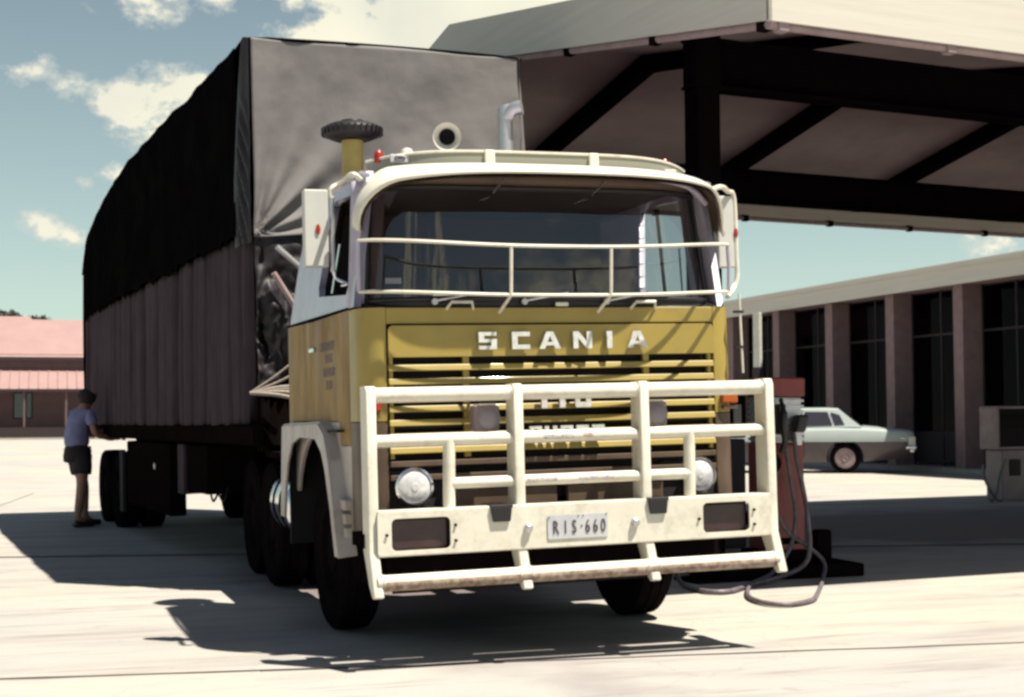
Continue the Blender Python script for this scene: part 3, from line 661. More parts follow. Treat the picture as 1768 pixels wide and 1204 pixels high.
MB().grid(visor_shade, 90, 10).build('visor_shade_sheet', 'brown', T, smooth='all')  # dark sheet added under the visor, its shade put into the colour
for x in (-.36, .30):
    MB().tube([(x, .08, 2.86), (x, -.22, 2.93)], .008, 6).build('visor_stay', 'chrome', T)
# roof deflector
dp = lambda x: .13+.26*abs(x/1.1)**5
path = [(-1.10+2.2*k/44, dp(-1.10+2.2*k/44)) for k in range(45)]
MB().wall(path, lambda x: 3.005-.02*abs(x)**3, lambda x: 3.125-.045*abs(x/1.1)**4, .006).build('roof_deflector', 'deflector', T, smooth=True)
MB().tube([(x, y, 3.128-.045*abs(x/1.1)**4) for x, y in path], .009, 6).build('deflector_edge', 'cream', T, smooth=True)
for x in (-.365, .338): MB().box(x-.034, dp(x)-.02, 2.985, x+.034, dp(x)+.03, 3.137).build('deflector_bracket', 'cream_clean', T, bevel=.01)
MB().box(.87, dp(.9)-.03, 3.0, .955, dp(.9)-.015, 3.06).build('small_plate', 'cream_clean', T, bevel=.005)
bp = MB().box(-.985, dp(-.94)-.035, 3.055, -.865, dp(-.94)-.022, 3.108, fn=lambda x, y, z: (x, y+.05*(-.93-x), z)).build('badge_plate', 'plate', T, bevel=.006)
MB().tube([(-.925+.032*math.cos(t), dp(-.94)-.04, 3.082+.014*math.sin(t)) for t in [2*math.pi*k/20 for k in range(21)]], .004, 5, False).build('badge_ring', 'ink', bp)
MB().box(-.94, dp(-.94)-.041, 3.078, -.91, dp(-.94)-.038, 3.086).build('badge_bar', 'ink', bp)
for x, mt in ((-1.03, 'red'), (.93, 'red')):
    MB().lathe([(.03, 0), (.03, .04), (.026, .065), (.012, .082), (0, .084)], (x, .34 if x < 0 else .33, 3.07), 'z', 16).build('marker_lamp', mt, T, smooth=True)
MB().lathe([(.045, 0), (.042, .05), (.030, .075), (0, .085)], (-.83, .40, 3.10), 'z', 16).build('roof_vent', 'cream_clean', T, smooth=True)
# windscreen stone guard
def gp(t, z0, zm, yb=-.26):
    x = -1.235+2.47*t; return (x, yb+.30*abs(x/1.235)**6, z0+(zm-z0)*(1-abs(x/1.235)**2.5))
gd = [('guard_rail', [gp(k/40, 2.545, 2.487) for k in range(41)], .011), ('guard_rail', [gp(k/40, 2.235, 2.19, -.24) for k in range(41)], .011)]
for n_, p_, r_ in gd: MB().tube(p_, r_, 8).build(n_, 'cream', T, smooth=True)
for s in (-1, 1): MB().tube([(s*1.238, .05, 2.55), (s*1.242, .045, 2.40), (s*1.238, .05, 2.235)], .014, 8).build('guard_upright', 'cabwhite', T, smooth=True)
for x in (-.365, .285): MB().tube([(x, -.258, 2.488), (x-.004, -.245, 2.19), (x-.02, -.06, 2.10)], .011, 8).build('guard_upright', 'cream', T, smooth=True)
# bonnet handles, wipers, badge
for x in (-.62, .60):
    MB().tube([(x-.085, .005, 2.125), (x-.065, -.045, 2.165), (x+.065, -.045, 2.165), (x+.085, .005, 2.125)], .010, 8).build('grab_handle', 'cream', T, smooth=True)
for x in (-.78, -.2, .35):
    w = MB().tube([(x, .0, 2.175), (x+.28, -.03, 2.225)], .009, 6); w.tube([(x-.01, .0, 2.21), (x+.46, -.0, 2.222)], .006, 6); w.lathe([(.02, -.01), (.02, .02)], (x, 0, 2.17), 'y', 12); w.build('wiper', 'alu', T, smooth=True)
MB().box(.0, -.02, 2.140, .085, -.004, 2.165).build('bonnet_badge', 'cream_clean', T, bevel=.006)
# mirrors
ml = empty('x'); D.objects.remove(ml)
def mirror(s):
    # boxes hang on a chrome frame ahead of the door
    cx, cy = s*1.60, (.53 if s < 0 else .40)
    if s < 0: x0, x1 = -1.478, -1.325
    else: x0, x1 = 1.335, 1.455
    b = MB().box(x0, cy-.03, 2.43, x1, cy+.05, 2.92).build('wing_mirror', 'mirror_white', T, bevel=.008)
    rf = MB().lathe([(0, 0), (.018, 0), (.018, -.006), (.010, -.010), (0, -.010)], (0, 0, 0), 'y', 14).build('reflector', 'red', b, smooth=True, loc=(x0+.085 if s < 0 else x1+.01, cy-.032, 2.665)); rf.scale = (.8, 1, 1.9)
    MB().box(x0+.01, cy+.05, 2.44, x1-.01, cy+.056, 2.91).build('mirror_glass', 'chrome', b)
    xa = x1+.03 if s < 0 else x0+.065
    pts = [(s*1.19, .16, 2.935), (s*1.24, .16, 2.965), (s*(abs(xa)-.06), cy-.03, 2.965), (xa, cy, 2.93), (xa, cy, 2.87)] if s < 0 else [(1.13, .12, 2.90), (1.25, .15, 2.945), (1.40, cy-.06, 2.945), (1.465, cy-.02, 2.90), (1.47, cy-.02, 2.5), (1.47, cy-.02, 2.36), (1.42, cy-.05, 2.28), (1.26, .12, 2.21)]
    MB().tube(smooth_path(pts, 5), .017, 8).build('mirror_arm', 'cream', b, smooth=True)
    if s < 0:
        MB().tube([(xa, cy, 2.93), (xa, cy, 2.40)], .016, 8).build('mirror_arm', 'alu', b, smooth=True)
        MB().tube(smooth_path([(xa, cy, 2.42), (xa+.02, cy, 2.36), (xa+.08, cy-.05, 2.32), (-1.25, .5, 2.31)], 5), .010, 8).build('mirror_arm', 'chrome', b, smooth=True)
mirror(-1); mirror(1)
MB().tube([(1.275, -.02, 2.22), (1.285, -.02, 1.70)], .008, 6).build('marker_rod', 'white', T)
for z in (2.10, 1.87): MB().box(1.235, -.03, z-.008, 1.30, .0, z+.008).build('rod_clip', 'black', T)

# bull bar
bbm = empty('bull_bar'); bbm.parent = T
BY = -.30
def bb(mb, name='bar_tube', mt='cream', **k): return mb.build(name, mt, bbm, **k)
for z, r, y in ((1.602, .045, BY), (1.335, .037, BY), (.535, .042, BY-.105)):
    bb(MB().tube([(-1.27, y, z), (1.285, y, z)], r, 14), 'cross_tube', smooth=True)
bb(MB().tube([(-.79, BY-.01, 1.078), (.75, BY-.01, 1.078)], .034, 12), 'cross_tube', smooth=True)
for x in (-.797, .752): bb(MB().tube([(x, BY-.005, 1.335), (x-.01, BY-.01, .92)], .036, 12), 'short_post', smooth=True)
for x in (-1.272, -.378, .437, 1.287):
    # folded plate uprights that kick forward below the bumper
    o = [(BY+.10, 1.655), (BY-.035, 1.655), (BY-.055, 1.62), (BY-.06, .94), (BY-.06, .70), (BY-.165, .452), (BY-.125, .445), (BY-.03, .52), (BY+.09, .70), (BY+.10, .94)]
    plate('upright', o, [], .062, lambda a, b, c, x=x: (x+c+ (0.006 if x > 1 else 0), a, b), 'cream', bbm, bevel=.010)
    MB().box(x-.04, BY+.04, .72, x+.04, .05, .80).build('mounting_arm', 'darkmetal', bbm)
def rr(x0, z0, x1, z1, r): return rrect(x0, z0, x1, z1, r, 4)
plate('bumper_plate', rr(-1.255, .680, 1.268, .932, .02), [rr(-1.172, .706, -.822, .890, .03), rr(.795, .712, 1.112, .895, .03)], .012, XZ(BY-.075), 'cream', bbm, bevel=.003)
MB().box(-1.25, BY-.075, .925, 1.262, BY+.02, .938).build('bumper_top_flange', 'cream', bbm, bevel=.004)
MB().box(-1.25, BY-.075, .674, 1.262, BY+.02, .688).build('bumper_bottom_flange', 'cream', bbm, bevel=.004)
for x0, x1 in ((-1.172, -.822), (.795, 1.112)):
    l = MB().box(x0+.0, BY+.0, .70, x1, BY+.03, .90).build('recessed_lamp', 'brown', bbm)
    MB().box(x0+.004, BY-.04, .712, x1-.004, BY+.0, .888).build('lamp_lens', mat('smoked_lens', (.035, .015, .018), (.06, .03, .03), .35, scale=8), l, bevel=.012)
    for bx, bz in ((x0-.03, .80), (x1+.03, .84), (x1+.03, .75)): MB().lathe([(.009, 0), (.009, -.012), (0, -.014)], (bx, BY-.081, bz), 'y', 8).build('bolt', 'darkmetal', bbm)
for x in (-.346, .338): MB().lathe([(.026, 0), (.026, -.02), (.016, -.03), (0, -.032)], (x, BY-.081, .80), 'y', 14).build('bolt', 'alu', bbm, smooth=True)
for x in (-.505, .497):
    m = MB(); m.box(x-.075, BY-.10, .845, x+.06, BY-.083, .935, fn=lambda a, b, c, x=x: (a if c > .9 else x+(a-x)*.8, b, c)); m.box(x-.075, BY-.10, .925, x+.065, BY+.10, .945); m.build('step_bracket', 'black', bbm, bevel=.006)
M['rust'] = mat('rust_worn_paint', (.50, .40, .32), (.20, .12, .08), .7, scale=22)
for x in (-1.272, -.378, .437, 1.287):
    for z, rr0_ in ((1.602, .047), (1.335, .039), (.535, .044)):
        yy = BY if z > 1 else BY-.105
        for sd in (-1, 1):
            if abs(x+sd*.04) < 1.29: MB().lathe([(rr0_, -.006), (rr0_+.003, 0), (rr0_, .006)], (x+sd*.036, yy, z), 'x', 14, False).build('weld_bead', 'cream', bbm, smooth=True)
m = MB().tube([(-1.24, BY-.108, .528), (1.26, BY-.108, .528)], .0423, 14); m.build('worn_underside', 'rust', bbm, smooth=True).location.z = -.004
# number plate
npl = plate('number_plate', rr(-.225, .725, .160, .868, .012), [], .004, XZ(BY-.086), 'plate', bbm, bevel=.001)
for ch, x in (('R', -.175), ('I', -.113), ('S', -.058), ('6', .028), ('6', .078), ('0', .128)):
    text('plate_character', ch, .112, .004, lambda a, b, c, x=x: (x+a, BY-.0905+c, .757+b), 'ink', npl, .60)
MB().lathe([(.006, 0), (.006, -.003)], (-.010, BY-.089, .797), 'y', 8).build('plate_dot', 'ink', npl)
for x, z in ((-.03, .858), (.0, .858), (-.215, .855), (.150, .862)): MB().lathe([(.004, 0), (.004, -.003)], (x, BY-.089, z), 'y', 6).build('plate_rivet', 'darkmetal', npl)
# worn stickers on the rails: illegible grey and red print
M['stickgrey'] = mat('worn_sticker_print', (.40, .37, .42), (.68, .63, .55), .6, scale=45, contrast=(.42, .55)); M['stickred'] = mat('worn_red_sticker', (.45, .2, .18), (.7, .6, .52), .6, scale=40)
for x0, x1, z, y, rr_, mt in ((-.215, -.02, 1.335, BY, .0375, 'stickgrey'), (.04, .10, 1.338, BY, .0375, 'stickred'), (-.33, -.14, 1.08, BY-.01, .0345, 'stickgrey'), (.0, .23, 1.08, BY-.01, .0345, 'stickgrey')):
    vs = []; 
    m = MB(); m.grid(lambda i, j: (x0+(x1-x0)*i, y-rr_*math.cos(R(-22+44*j)), z+rr_*math.sin(R(-22+44*j))), 6, 4); m.build('sticker', mt, bbm)
# driving lamps behind the bar
for x in (-.535, .562):
    l = MB().box(x-.082, -.235, 1.372, x+.082, -.12, 1.535).build('driving_lamp', 'pumpgrey', T, bevel=.02)
    MB().lathe([(0, -.01), (.03, -.01), (.055, -.004), (.066, .004), (.072, 0), (.072, .01), (0, .01)], (x+.008, -.238, 1.452), 'y', 24).build('lamp_cover', 'interior_pale', l, smooth=True)
    MB().box(x-.01, -.2, 1.32, x+.01, -.16, 1.38).build('lamp_stalk', 'darkmetal', l)
    MB().box(x-.055, -.236, 1.530, x+.055, -.14, 1.541).build('lamp_hood', 'cream', l)

# snorkel, horn, exhaust
sn = MB().lathe([(.082, 2.2), (.082, 3.56)], (-.782, 2.22, 0), 'z', 24).build('intake_pipe', 'snork', T, smooth=True)
cap = [(.0, 3.60), (.09, 3.575), (.14, 3.565), (.19, 3.585), (.222, 3.61), (.226, 3.645), (.205, 3.67), (.16, 3.69), (.09, 3.70), (.085, 3.715), (.04, 3.725), (0, 3.725)]
MB().lathe(cap, (-.782, 2.22, 0), 'z', 36).build('intake_cap', 'black', T, smooth=True)
m = MB()
for k in range(30):
    t = 2*math.pi*k/30; c_, s_ = math.cos(t), math.sin(t)
    m.box(-.008, -.004, 3.60, .008, .012, 3.655, fn=lambda x, y, z: (-.782+c_*(.222+y)-s_*x, 2.22+s_*(.222+y)+c_*x, z))
tag(m.build('cap_vanes', 'black', T), kind='stuff')
hn = MB().lathe([(.012, 1.0), (.018, .75), (.028, .55), (.042, .42), (.062, .37), (.082, .352), (.084, .345), (.078, .347), (.056, .372), (.036, .42), (.024, .52), (.012, .7), (0, .7)], (0, 0, 0), 'y', 32).build('air_horn', 'cream_clean', T, smooth=True, loc=(-.677, .02, 3.20))
hn.rotation_euler = (R(9), 0, R(-17)); hn.scale = (1.08, 1, 1.08)
MB().lathe([(0, .385), (.048, .385)], (0, 0, 0), 'y', 20).build('horn_throat', 'blackpit', hn)
MB().box(-.015, .62, -.25, .015, .66, -.02).build('horn_bracket', 'alu', hn); MB().box(-.025, .40, -.15, .025, .44, -.04).build('horn_bracket', 'cream_clean', hn)
ex = [(.485, 2.35, 1.8), (.485, 2.35, 3.74), (.49, 2.345, 3.80), (.515, 2.325, 3.85), (.55, 2.30, 3.875), (.60, 2.27, 3.885)]
MB().tube(smooth_path(ex, 5), .058, 18).build('exhaust_stack', 'alu', T, smooth=True)
# chassis, axles, tank
CZs = []
for x in (-.42, .42): MB().box(x-.05, .3, .78, x+.05, 7.4, 1.02).build('chassis_rail', 'darkmetal', T)
MB().box(-.55, .3, .6, .55, 1.6, 1.3).build('engine_block', 'darkmetal', T, bevel=.05)
def gz(x, z=0): return z-x*math.sin(TR)*-1*-1 if False else z
def wheel(name, x, y, r=.54, w=.28, rim='rim', par=None, zc=None):
    par = par or T
    zc = r+math.tan(TR)*x*1.0 if zc is None else zc     # stands on the level ground although the body leans
    s = 1 if x > 0 else -1
    e = D.objects.new(name, None); COL.objects.link(e); e.parent = par; e.location = (x, y, zc)
    h = w/2
    MB().lathe([(r*.55, -h*.9), (r*.75, -h), (r*.93, -h*.95), (r*.99, -h*.75), (r, -h*.3), (r*.985, -h*.28), (r*.985, -h*.22), (r, -h*.2), (r, h*.2), (r*.985, h*.22), (r*.985, h*.28), (r, h*.3), (r*.99, h*.75), (r*.93, h*.95), (r*.75, h), (r*.55, h*.9)], (0, 0, 0), 'x', 40, False).build('tyre', 'rubber', e, smooth=True)
    MB().lathe([(r*.56, -h*.8), (r*.56, h*.92*s if s > 0 else h*.8), (r*.52, h*.85), (r*.48, h*.4), (r*.3, h*.3), (r*.26, h*.75), (r*.12, h*.85), (0, h*.85)] if s > 0 else [(0, -h*.85), (r*.12, -h*.85), (r*.26, -h*.75), (r*.3, -h*.3), (r*.48, -h*.4), (r*.52, -h*.85), (r*.56, -h*.92), (r*.56, h*.8)], (0, 0, 0), 'x', 30).build('rim', rim, e, smooth=True)
    return e
for s in (-1, 1):
    wheel('front_wheel', s*1.06, 1.42)
    for y in (4.2, 5.3):
        wheel('rear_wheel', s*1.02, y); wheel('rear_wheel', s*.70, y)
MB().tube([(-1.0, 1.42, .52), (1.0, 1.42, .52)], .07, 8).build('front_axle', 'darkmetal', T)
MB().tube([(-1.0, 4.2, .54), (1.0, 4.2, .54)], .09, 8).build('rear_axle', 'darkmetal', T); MB().tube([(-1.0, 5.3, .54), (1.0, 5.3, .54)], .09, 8).build('rear_axle', 'darkmetal', T)
tk = MB().lathe([(0, 2.62), (.25, 2.63), (.29, 2.67), (.29, 3.40), (.25, 3.44), (0, 3.45)], (-.98, 0, .80), 'y', 28).build('fuel_tank', 'chrome', T, smooth=True)
for y in (2.9, 3.2): MB().lathe([(.296, y), (.296, y+.05)], (-.98, 0, .80), 'y', 28).build('tank_strap', 'darkmetal', tk)
MB().box(-1.22, 2.5, 1.15, -.6, 3.9, 1.2).build('catwalk', 'darkmetal', T)
for s in (-1, 1):
    MB().box(min(s*1.30, s*.62), 2.24, .55, max(s*1.30, s*.62), 2.27, 1.40).build('mudguard', 'blackpit', T)
    MB().box(min(s*1.30, s*.62), .5, 1.385, max(s*1.30, s*.62), 2.27, 1.40).build('arch_liner', 'blackpit', T)
    MB().box(s*.64-.015, .4, .6, s*.64+.015, 2.24, 1.385).build('arch_liner', 'blackpit', T)

# ------------------------------------------------------------------ trailer
tr = empty('semi_trailer'); tr.matrix_world = TM @ Matrix.Translation((-.0977, 3.8027, 0)) @ Matrix.Rotation(.0857, 4, 'Z')
tag(tr, 'long flat trailer with a high load under grey and black tarpaulins behind the yellow cab', 'trailer')
LL = 10.9
def topz(y):
    z = 4.70-.010*(1-math.cos(2*math.pi*y/1.05))-.02*abs(math.sin(y*.7))
    if y > 6.0: z -= .50*((y-6.0)/4.4)**1.7
    if y > 10.1: z -= .35*((y-10.1)/.8)**2
    return z
# front sheet
def front(i, j):
    zb = 3.0+.14*i if i < .4 else 3.056+.12*(i-.4)
    z = zb+(4.69-zb)*j; x = -1.225+2.46*i+.075*max(0, (i-.85)/.15)*(1-j)**.7
    dx = i*2.45; dz = (z-3.0); rr_ = math.hypot(dx, dz)+1e-4; ang = math.atan2(dz, dx)
    fold = .05*math.exp(-rr_*1.1)*math.sin(ang*17+.6)*min(1, rr_*4)+.018*math.exp(-rr_*.5)*math.sin(ang*9)
    dx2 = 2.45-dx; r3 = math.hypot(dx2, dz)+1e-4; fold += .025*math.exp(-r3*1.3)*math.sin(math.atan2(dz, dx2)*13)
    fold += .018*fbm(dx*.8, z*.8, 3)+.006*fbm(dx*3, z*3, 9)
    fold += -.03*math.sin(math.pi*i)*math.sin(math.pi*j)
    return (x, -.01-fold, z+(.0 if j < 1 else -.008*math.sin(dx*4)))
MB().grid(front, 110, 80).build('front_sheet', 'tarp_grey', tr, smooth='all', solid=.008)
gaps = [(-.05+.35), .62, .92, 1.65, 1.95, 2.62, 3.06, 3.5, 4.5, 5.48, 6.45, 7.4, 8.0, 8.8, 9.6, 10.05, 10.5]
def hem(y):
    k = 0
    for a, b in zip(gaps[:-1], gaps[1:]):
        if a <= y < b: k = math.sin(math.pi*(y-a)/(b-a))**.5
    return 2.965+.085*k+.03*fbm(y*.6, 2)
def sidef(s):
    def f(i, j):
        y = .36+(LL-.36)*i; zb = hem(y)
        zt_ = topz(y); z = zb+(zt_-zb)*j
        x = s*(1.275+.02*fbm(y*1.3, z*1.2, 5)+.012*math.sin(y*6+z)*(1-j)-.02*math.sin(math.pi*j)+.03*(1-j)**3)
        if y > 9.8: x *= 1-.03*((y-9.8)/1.1)**2
        return (x, y+.05*fbm(z*2, 1) if i == 1 else y, z)
    return f
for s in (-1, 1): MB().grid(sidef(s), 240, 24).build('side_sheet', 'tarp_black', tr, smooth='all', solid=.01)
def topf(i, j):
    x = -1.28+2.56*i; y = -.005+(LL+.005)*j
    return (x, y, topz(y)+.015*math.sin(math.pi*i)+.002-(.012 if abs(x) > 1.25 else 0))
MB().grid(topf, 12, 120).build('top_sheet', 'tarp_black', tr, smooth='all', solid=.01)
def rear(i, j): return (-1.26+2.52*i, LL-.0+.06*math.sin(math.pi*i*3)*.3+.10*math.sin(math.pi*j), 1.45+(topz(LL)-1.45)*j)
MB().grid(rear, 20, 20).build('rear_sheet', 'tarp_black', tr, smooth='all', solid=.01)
# wrapped corner flaps with creases
def flap(s):
    def f(i, j):
        z = 2.95+(4.69-2.95)*j; wdt = .40*min(1, .06+1.25*(1-j)**.75)
        y = -.015+wdt*i
        k = min(1, max(0, (4.22-z)*3)); cr = .024*math.sin((z*1.0-y*2.4)*24+2.5*fbm(z*1.5, y, 7))*k*math.sin(math.pi*min(1, i*1.05+.04))
        cr += .03*fbm(y*3, z*1.2, 4)*math.sin(math.pi*i)
        return (s*(1.245+.045*i+cr), y, z)
    return f
for s in (-1, 1): MB().grid(flap(s), 18, 130).build('corner_flap', 'tarp_flap', tr, smooth='all', solid=.006)
# lower side curtains with vertical folds
def curtain(s):
    def f(i, j):
        y = .30+(LL-.32)*i; z = 1.44+1.62*j
        ys = y-.10*(1-j)-.05*math.sin(y*3+z)
        d = min(abs(ys-g_-.03*math.sin(z*2+g_*3)) for g_ in gaps); k = min(1, d/.10); k = k*k*(3-2*k)
        k += .12*math.sin(ys*9+fbm(ys*2, 0)*4)*k
        x = s*(1.04+.19*k+.014*fbm(ys*5, z*.8, 4))
        return (x, y, z-.02*(1-j)*k)
    return f
for s in (-1, 1): MB().grid(curtain(s), 420, 22).build('side_curtain', 'curtain', tr, smooth='all', solid=.01)
# headboard and gear on it
MB().box(-1.2, .06, 1.2, 1.2, .12, 3.1).build('headboard', 'darkmetal', tr)
for x in (-1.15, -.7, -.25, .25, .7, 1.15): MB().box(x-.035, .0, 1.2, x+.035, .058, 3.05).build('headboard_post', 'darkmetal', tr, bevel=.008)
MB().tube([(-1.11, -.20, 2.68), (-.86, -.16, 2.30)], .024, 8).build('brace', 'gutter', tr, smooth=True)
MB().tube([(-1.08, -.20, 2.90), (-.84, -.18, 2.70)], .024, 8).build('brace', 'alu', tr, smooth=True)
rr0 = (-1.285, -.03, 1.69)
for k, (x, z) in enumerate(((-.90, 2.02), (-.88, 1.90), (-.86, 1.735), (-.84, 1.70), (-.86, 1.655), (-.9, 1.60))):
    p0 = Vector(rr0); p1 = Vector((x+.04, -.22-.02*k, z)); mid = (p0+p1)/2+Vector((0, 0, -.015 if k < 2 else .02))
    MB().tube(smooth_path([p0, mid, p1], 5), .011 if k < 2 else .016, 6).build('rope', 'rope', tr, smooth=True)
def crumple(i, j):
    x = -1.22+.95*i; z = 1.72+1.32*j+.12*math.sin(i*4)*(1-j)
    q = abs(fbm(x*2.6+1, z*2.1, 5))*.16+abs(fbm(x*6, z*5, 2))*.05+.03*math.sin((x*1.4+z)*9)
    return (x, .0-q*(.4+.6*math.sin(math.pi*min(1, j+.15))), z)
m = MB(); m.grid(crumple, 44, 56); m.build('hanging_canvas', 'tarp_flap', tr, smooth='all', solid=.006)
# deck, coaming, running gear
MB().box(-1.23, 0, 1.25, 1.23, LL, 1.43).build('deck', 'darkmetal', tr)
MB().box(-1.262, 0.02, 1.27, -1.232, LL, 1.41).build('coaming_rail', 'darkmetal', tr); MB().box(1.232, 0.02, 1.27, 1.262, LL, 1.41).build('coaming_rail', 'darkmetal', tr)
for y in (8.95, 10.2): MB().box(-1.285, y-.42, 1.225, -1.265, y+.30, 1.245).build('reflective_strip', 'rope', tr)
for x in (-.45, .45): MB().box(x-.06, .3, .86, x+.06, LL, 1.25).build('main_rail', 'darkmetal', tr)
for y in (8.3, 9.55):
    for x in (-1.05, -.72, .72, 1.05): wheel('trailer_wheel', x, y, r=.52, par=tr, zc=.52+(-.0215)*x*1.0)
    MB().tube([(-1, y, .52), (1, y, .52)], .08, 8).build('axle', 'darkmetal', tr)
MB().box(-1.24, 7.35, .30, -1.20, 7.6, 1.1).build('mudflap', 'blackpit', tr)
MB().box(-1.22, 4.15, .42, -1.03, 7.1, 1.22).build('tool_box', 'darkmetal', tr, bevel=.02)
MB().box(.70, 4.15, .78, 1.22, 7.1, 1.22).build('tool_box', 'darkmetal', tr, bevel=.02)
MB().box(-1.20, 2.25, .74, -.70, 3.25, 1.22).build('spare_wheel_cradle', 'darkmetal', tr, bevel=.02)
MB().box(-1.225, 3.28, .70, -1.15, 3.60, 1.22).build('landing_leg', 'curtain', tr, bevel=.01)
MB().lathe([(0, 0), (.035, 0), (.035, .03), (0, .04)], (-1.235, 5.0, .95), 'x', 12).build('tap', 'alu', tr)
MB().tube(smooth_path([(-1.0, 2.2, .80), (-1.0, 2.4, .66), (-1.0, 2.65, .72), (-1.0, 2.9, .64), (-1.0, 3.1, .80)], 6), .012, 6).build('air_line', 'blackpit', tr)

# ------------------------------------------------------------------ fuel pumps
pu = empty('red_fuel_pump', (3.245, 3.50, 0), .03); tag(pu, 'tall red fuel pump with ribbed silver band and grey hoses beside the bull bar', 'fuel pump')
MB().box(-.02, -.15, .22, .36, .22, 1.20).build('lower_cabinet', 'pumpred', pu, bevel=.015)
MB().box(.0, -.14, 1.20, .345, .21, 1.62).build('meter_housing', 'alu', pu, bevel=.01)
for k in range(8): MB().box(-.012, -.165, 1.225+k*.05, .358, .225, 1.25+k*.05).build('rib', 'alu', pu, bevel=.005)
MB().box(-.02, -.17, 1.625, .37, .23, 1.80).build('top_cabinet', 'pumpred', pu, bevel=.015)
MB().box(-.08, -.2, .10, .42, .27, .22).build('plinth', 'darkmetal', pu, bevel=.01)
m = MB(); m.box(-.01, -.26, 1.28, .07, -.16, 1.56, fn=lambda x, y, z: (x+.05, y, z)); m.build('nozzle_holster', 'black', pu, bevel=.02)
MB().tube(smooth_path([(.08, -.22, 1.60), (.075, -.28, 1.5), (.06, -.3, 1.38), (.09, -.27, 1.22), (.075, -.24, 1.12)], 5), [.02]*6+[.034]*8+[.028]*7, 10).build('nozzle', 'black', pu, smooth=True)
m = MB(); m.box(.19, -.30, 1.30, .30, -.17, 1.46, fn=lambda x, y, z: (x+(z-1.3)*.25, y, z)); m.build('second_nozzle', 'black', pu, bevel=.025)
MB().box(.22, -.24, 1.18, .29, -.17, 1.33).build('nozzle_boot', 'alu', pu, bevel=.01)
MB().box(.05, -.155, .28, .30, -.151, .34).build('maker_strip', 'darkmetal', pu)
MB().lathe([(.09, 0), (.09, -.05), (.05, -.09), (0, -.1)], (-.02, -.19, 1.02), 'y', 16).build('hose_union', 'darkmetal', pu, smooth=True)
isl = MB(); isl.box(2.62, 3.02, 0, 4.02, 3.95, .12); tag(isl.build('pump_island', 'darkmetal', bevel=.02), kind='structure')
hz = tag(empty('pump_hose', (3.45, 3.3, 0)), 'grey rubber hose looping down from the red pump to the concrete', 'hose')
hA = [(3.474, 3.30, 1.307), (3.452, 3.22, 1.071), (3.477, 3.16, .81), (3.466, 3.06, .553), (3.46, 3.02, .273), (3.369, 2.97, .128), (3.10, 2.86, .055), (2.679, 2.614, .025), (2.271, 2.237, .025), (2.08, 2.312, .025), (2.12, 2.78, .025), (2.149, 3.0, .1), (2.2, 3.1, .3), (2.3, 3.2, .55)]
hB = [(3.376, 3.28, 1.176), (3.384, 3.22, .912), (3.416, 3.2, .648), (3.407, 3.18, .49), (3.333, 3.12, .309), (3.214, 3.05, .182), (3.04, 2.98, .055), (2.665, 2.619, .025), (2.266, 1.906, .025), (2.178, 1.473, .025), (2.291, 1.319, .025), (2.578, 1.473, .025), (2.875, 1.88, .025), (3.45, 2.78, .03), (3.60, 3.02, .141), (3.481, 3.08, .278), (3.335, 3.15, .387), (3.249, 3.2, .547), (3.222, 3.25, .757), (3.36, 3.38, 1.0)]
D.objects.remove(hz)
h1 = MB().tube(smooth_path(hA, 7), .021, 10).build('pump_hose', 'hose', smooth=True); tag(h1, 'hose hanging from the nozzle of the red pump and running under the bull bar', 'hose')
h2 = MB().tube(smooth_path(hB, 7), .019, 10).build('pump_hose', 'hose', smooth=True); tag(h2, 'hose of the red pump lying in the widest loop on the sunlit concrete', 'hose')
# bollards / taps at the foot of the pump
b1 = MB().tube([(0, 0, .1), (0, 0, .33)], .022, 10); b1.lathe([(.0, .33), (.036, .34), (.042, .37), (.03, .40), (0, .405)], n=14)
b1 = b1.build('filler_cap_post', 'alu', smooth=True, loc=(3.12, 3.15, 0)); tag(b1, 'short round topped metal post at the foot of the red pump', 'post')
b2 = MB().box(-.08, -.06, .1, .08, .06, .40).build('service_box', 'darkmetal', bevel=.02, loc=(3.80, 3.40, 0)); tag(b2, 'small dark box standing just right of the red pump base', 'box')

p3 = empty('dark_fuel_pump', (4.0, 6.2, 0), .1); tag(p3, 'dark shaded fuel pump glimpsed behind the bull bar between the truck and the red pump', 'fuel pump')
MB().box(-.22, -.15, 0, .42, .25, 1.2).build('lower_cabinet', 'darkwall', p3, bevel=.02)
MB().box(-.22, -.17, 1.21, .42, .27, 1.68).build('meter_housing', 'darkmetal', p3, bevel=.02)
for k in range(3): MB().box(-.12+k*.18, -.19, 1.3, -.02+k*.18, -.171, 1.58).build('meter_window', 'carglass', p3)
p2 = empty('grey_fuel_pump', (12.58, 12.43, 0), .1); tag(p2, 'grey fuel pump with wide glass meter head in canopy shade', 'fuel pump')
MB().box(-.03, 0, 0.0, .78, .40, .86).build('lower_cabinet', 'pumpgrey', p2, bevel=.02)
hd = MB(); 
for a in ((-.13, -.03, .87, 1.0, .43, .91), (-.13, -.03, 1.56, 1.0, .43, 1.60), (-.13, -.03, .91, -.10, .43, 1.56), (.97, -.03, .91, 1.0, .43, 1.56)): hd.box(*a)
hd.build('meter_frame', 'gutter', p2, bevel=.008)
MB().box(-.10, -.0, .91, .97, .40, 1.56).build('meter_face', 'pumpgrey', p2)
MB().box(-.10, -.02, .91, .97, -.012, 1.56).build('meter_glass', 'shopglass', p2)
MB().box(-.06, -.010, 1.22, .93, -.004, 1.46).build('dial_band', 'darkwall', p2)
MB().box(.12, -.02, .42, .36, .0, .70).build('nozzle_recess', 'housedark', p2, bevel=.01)
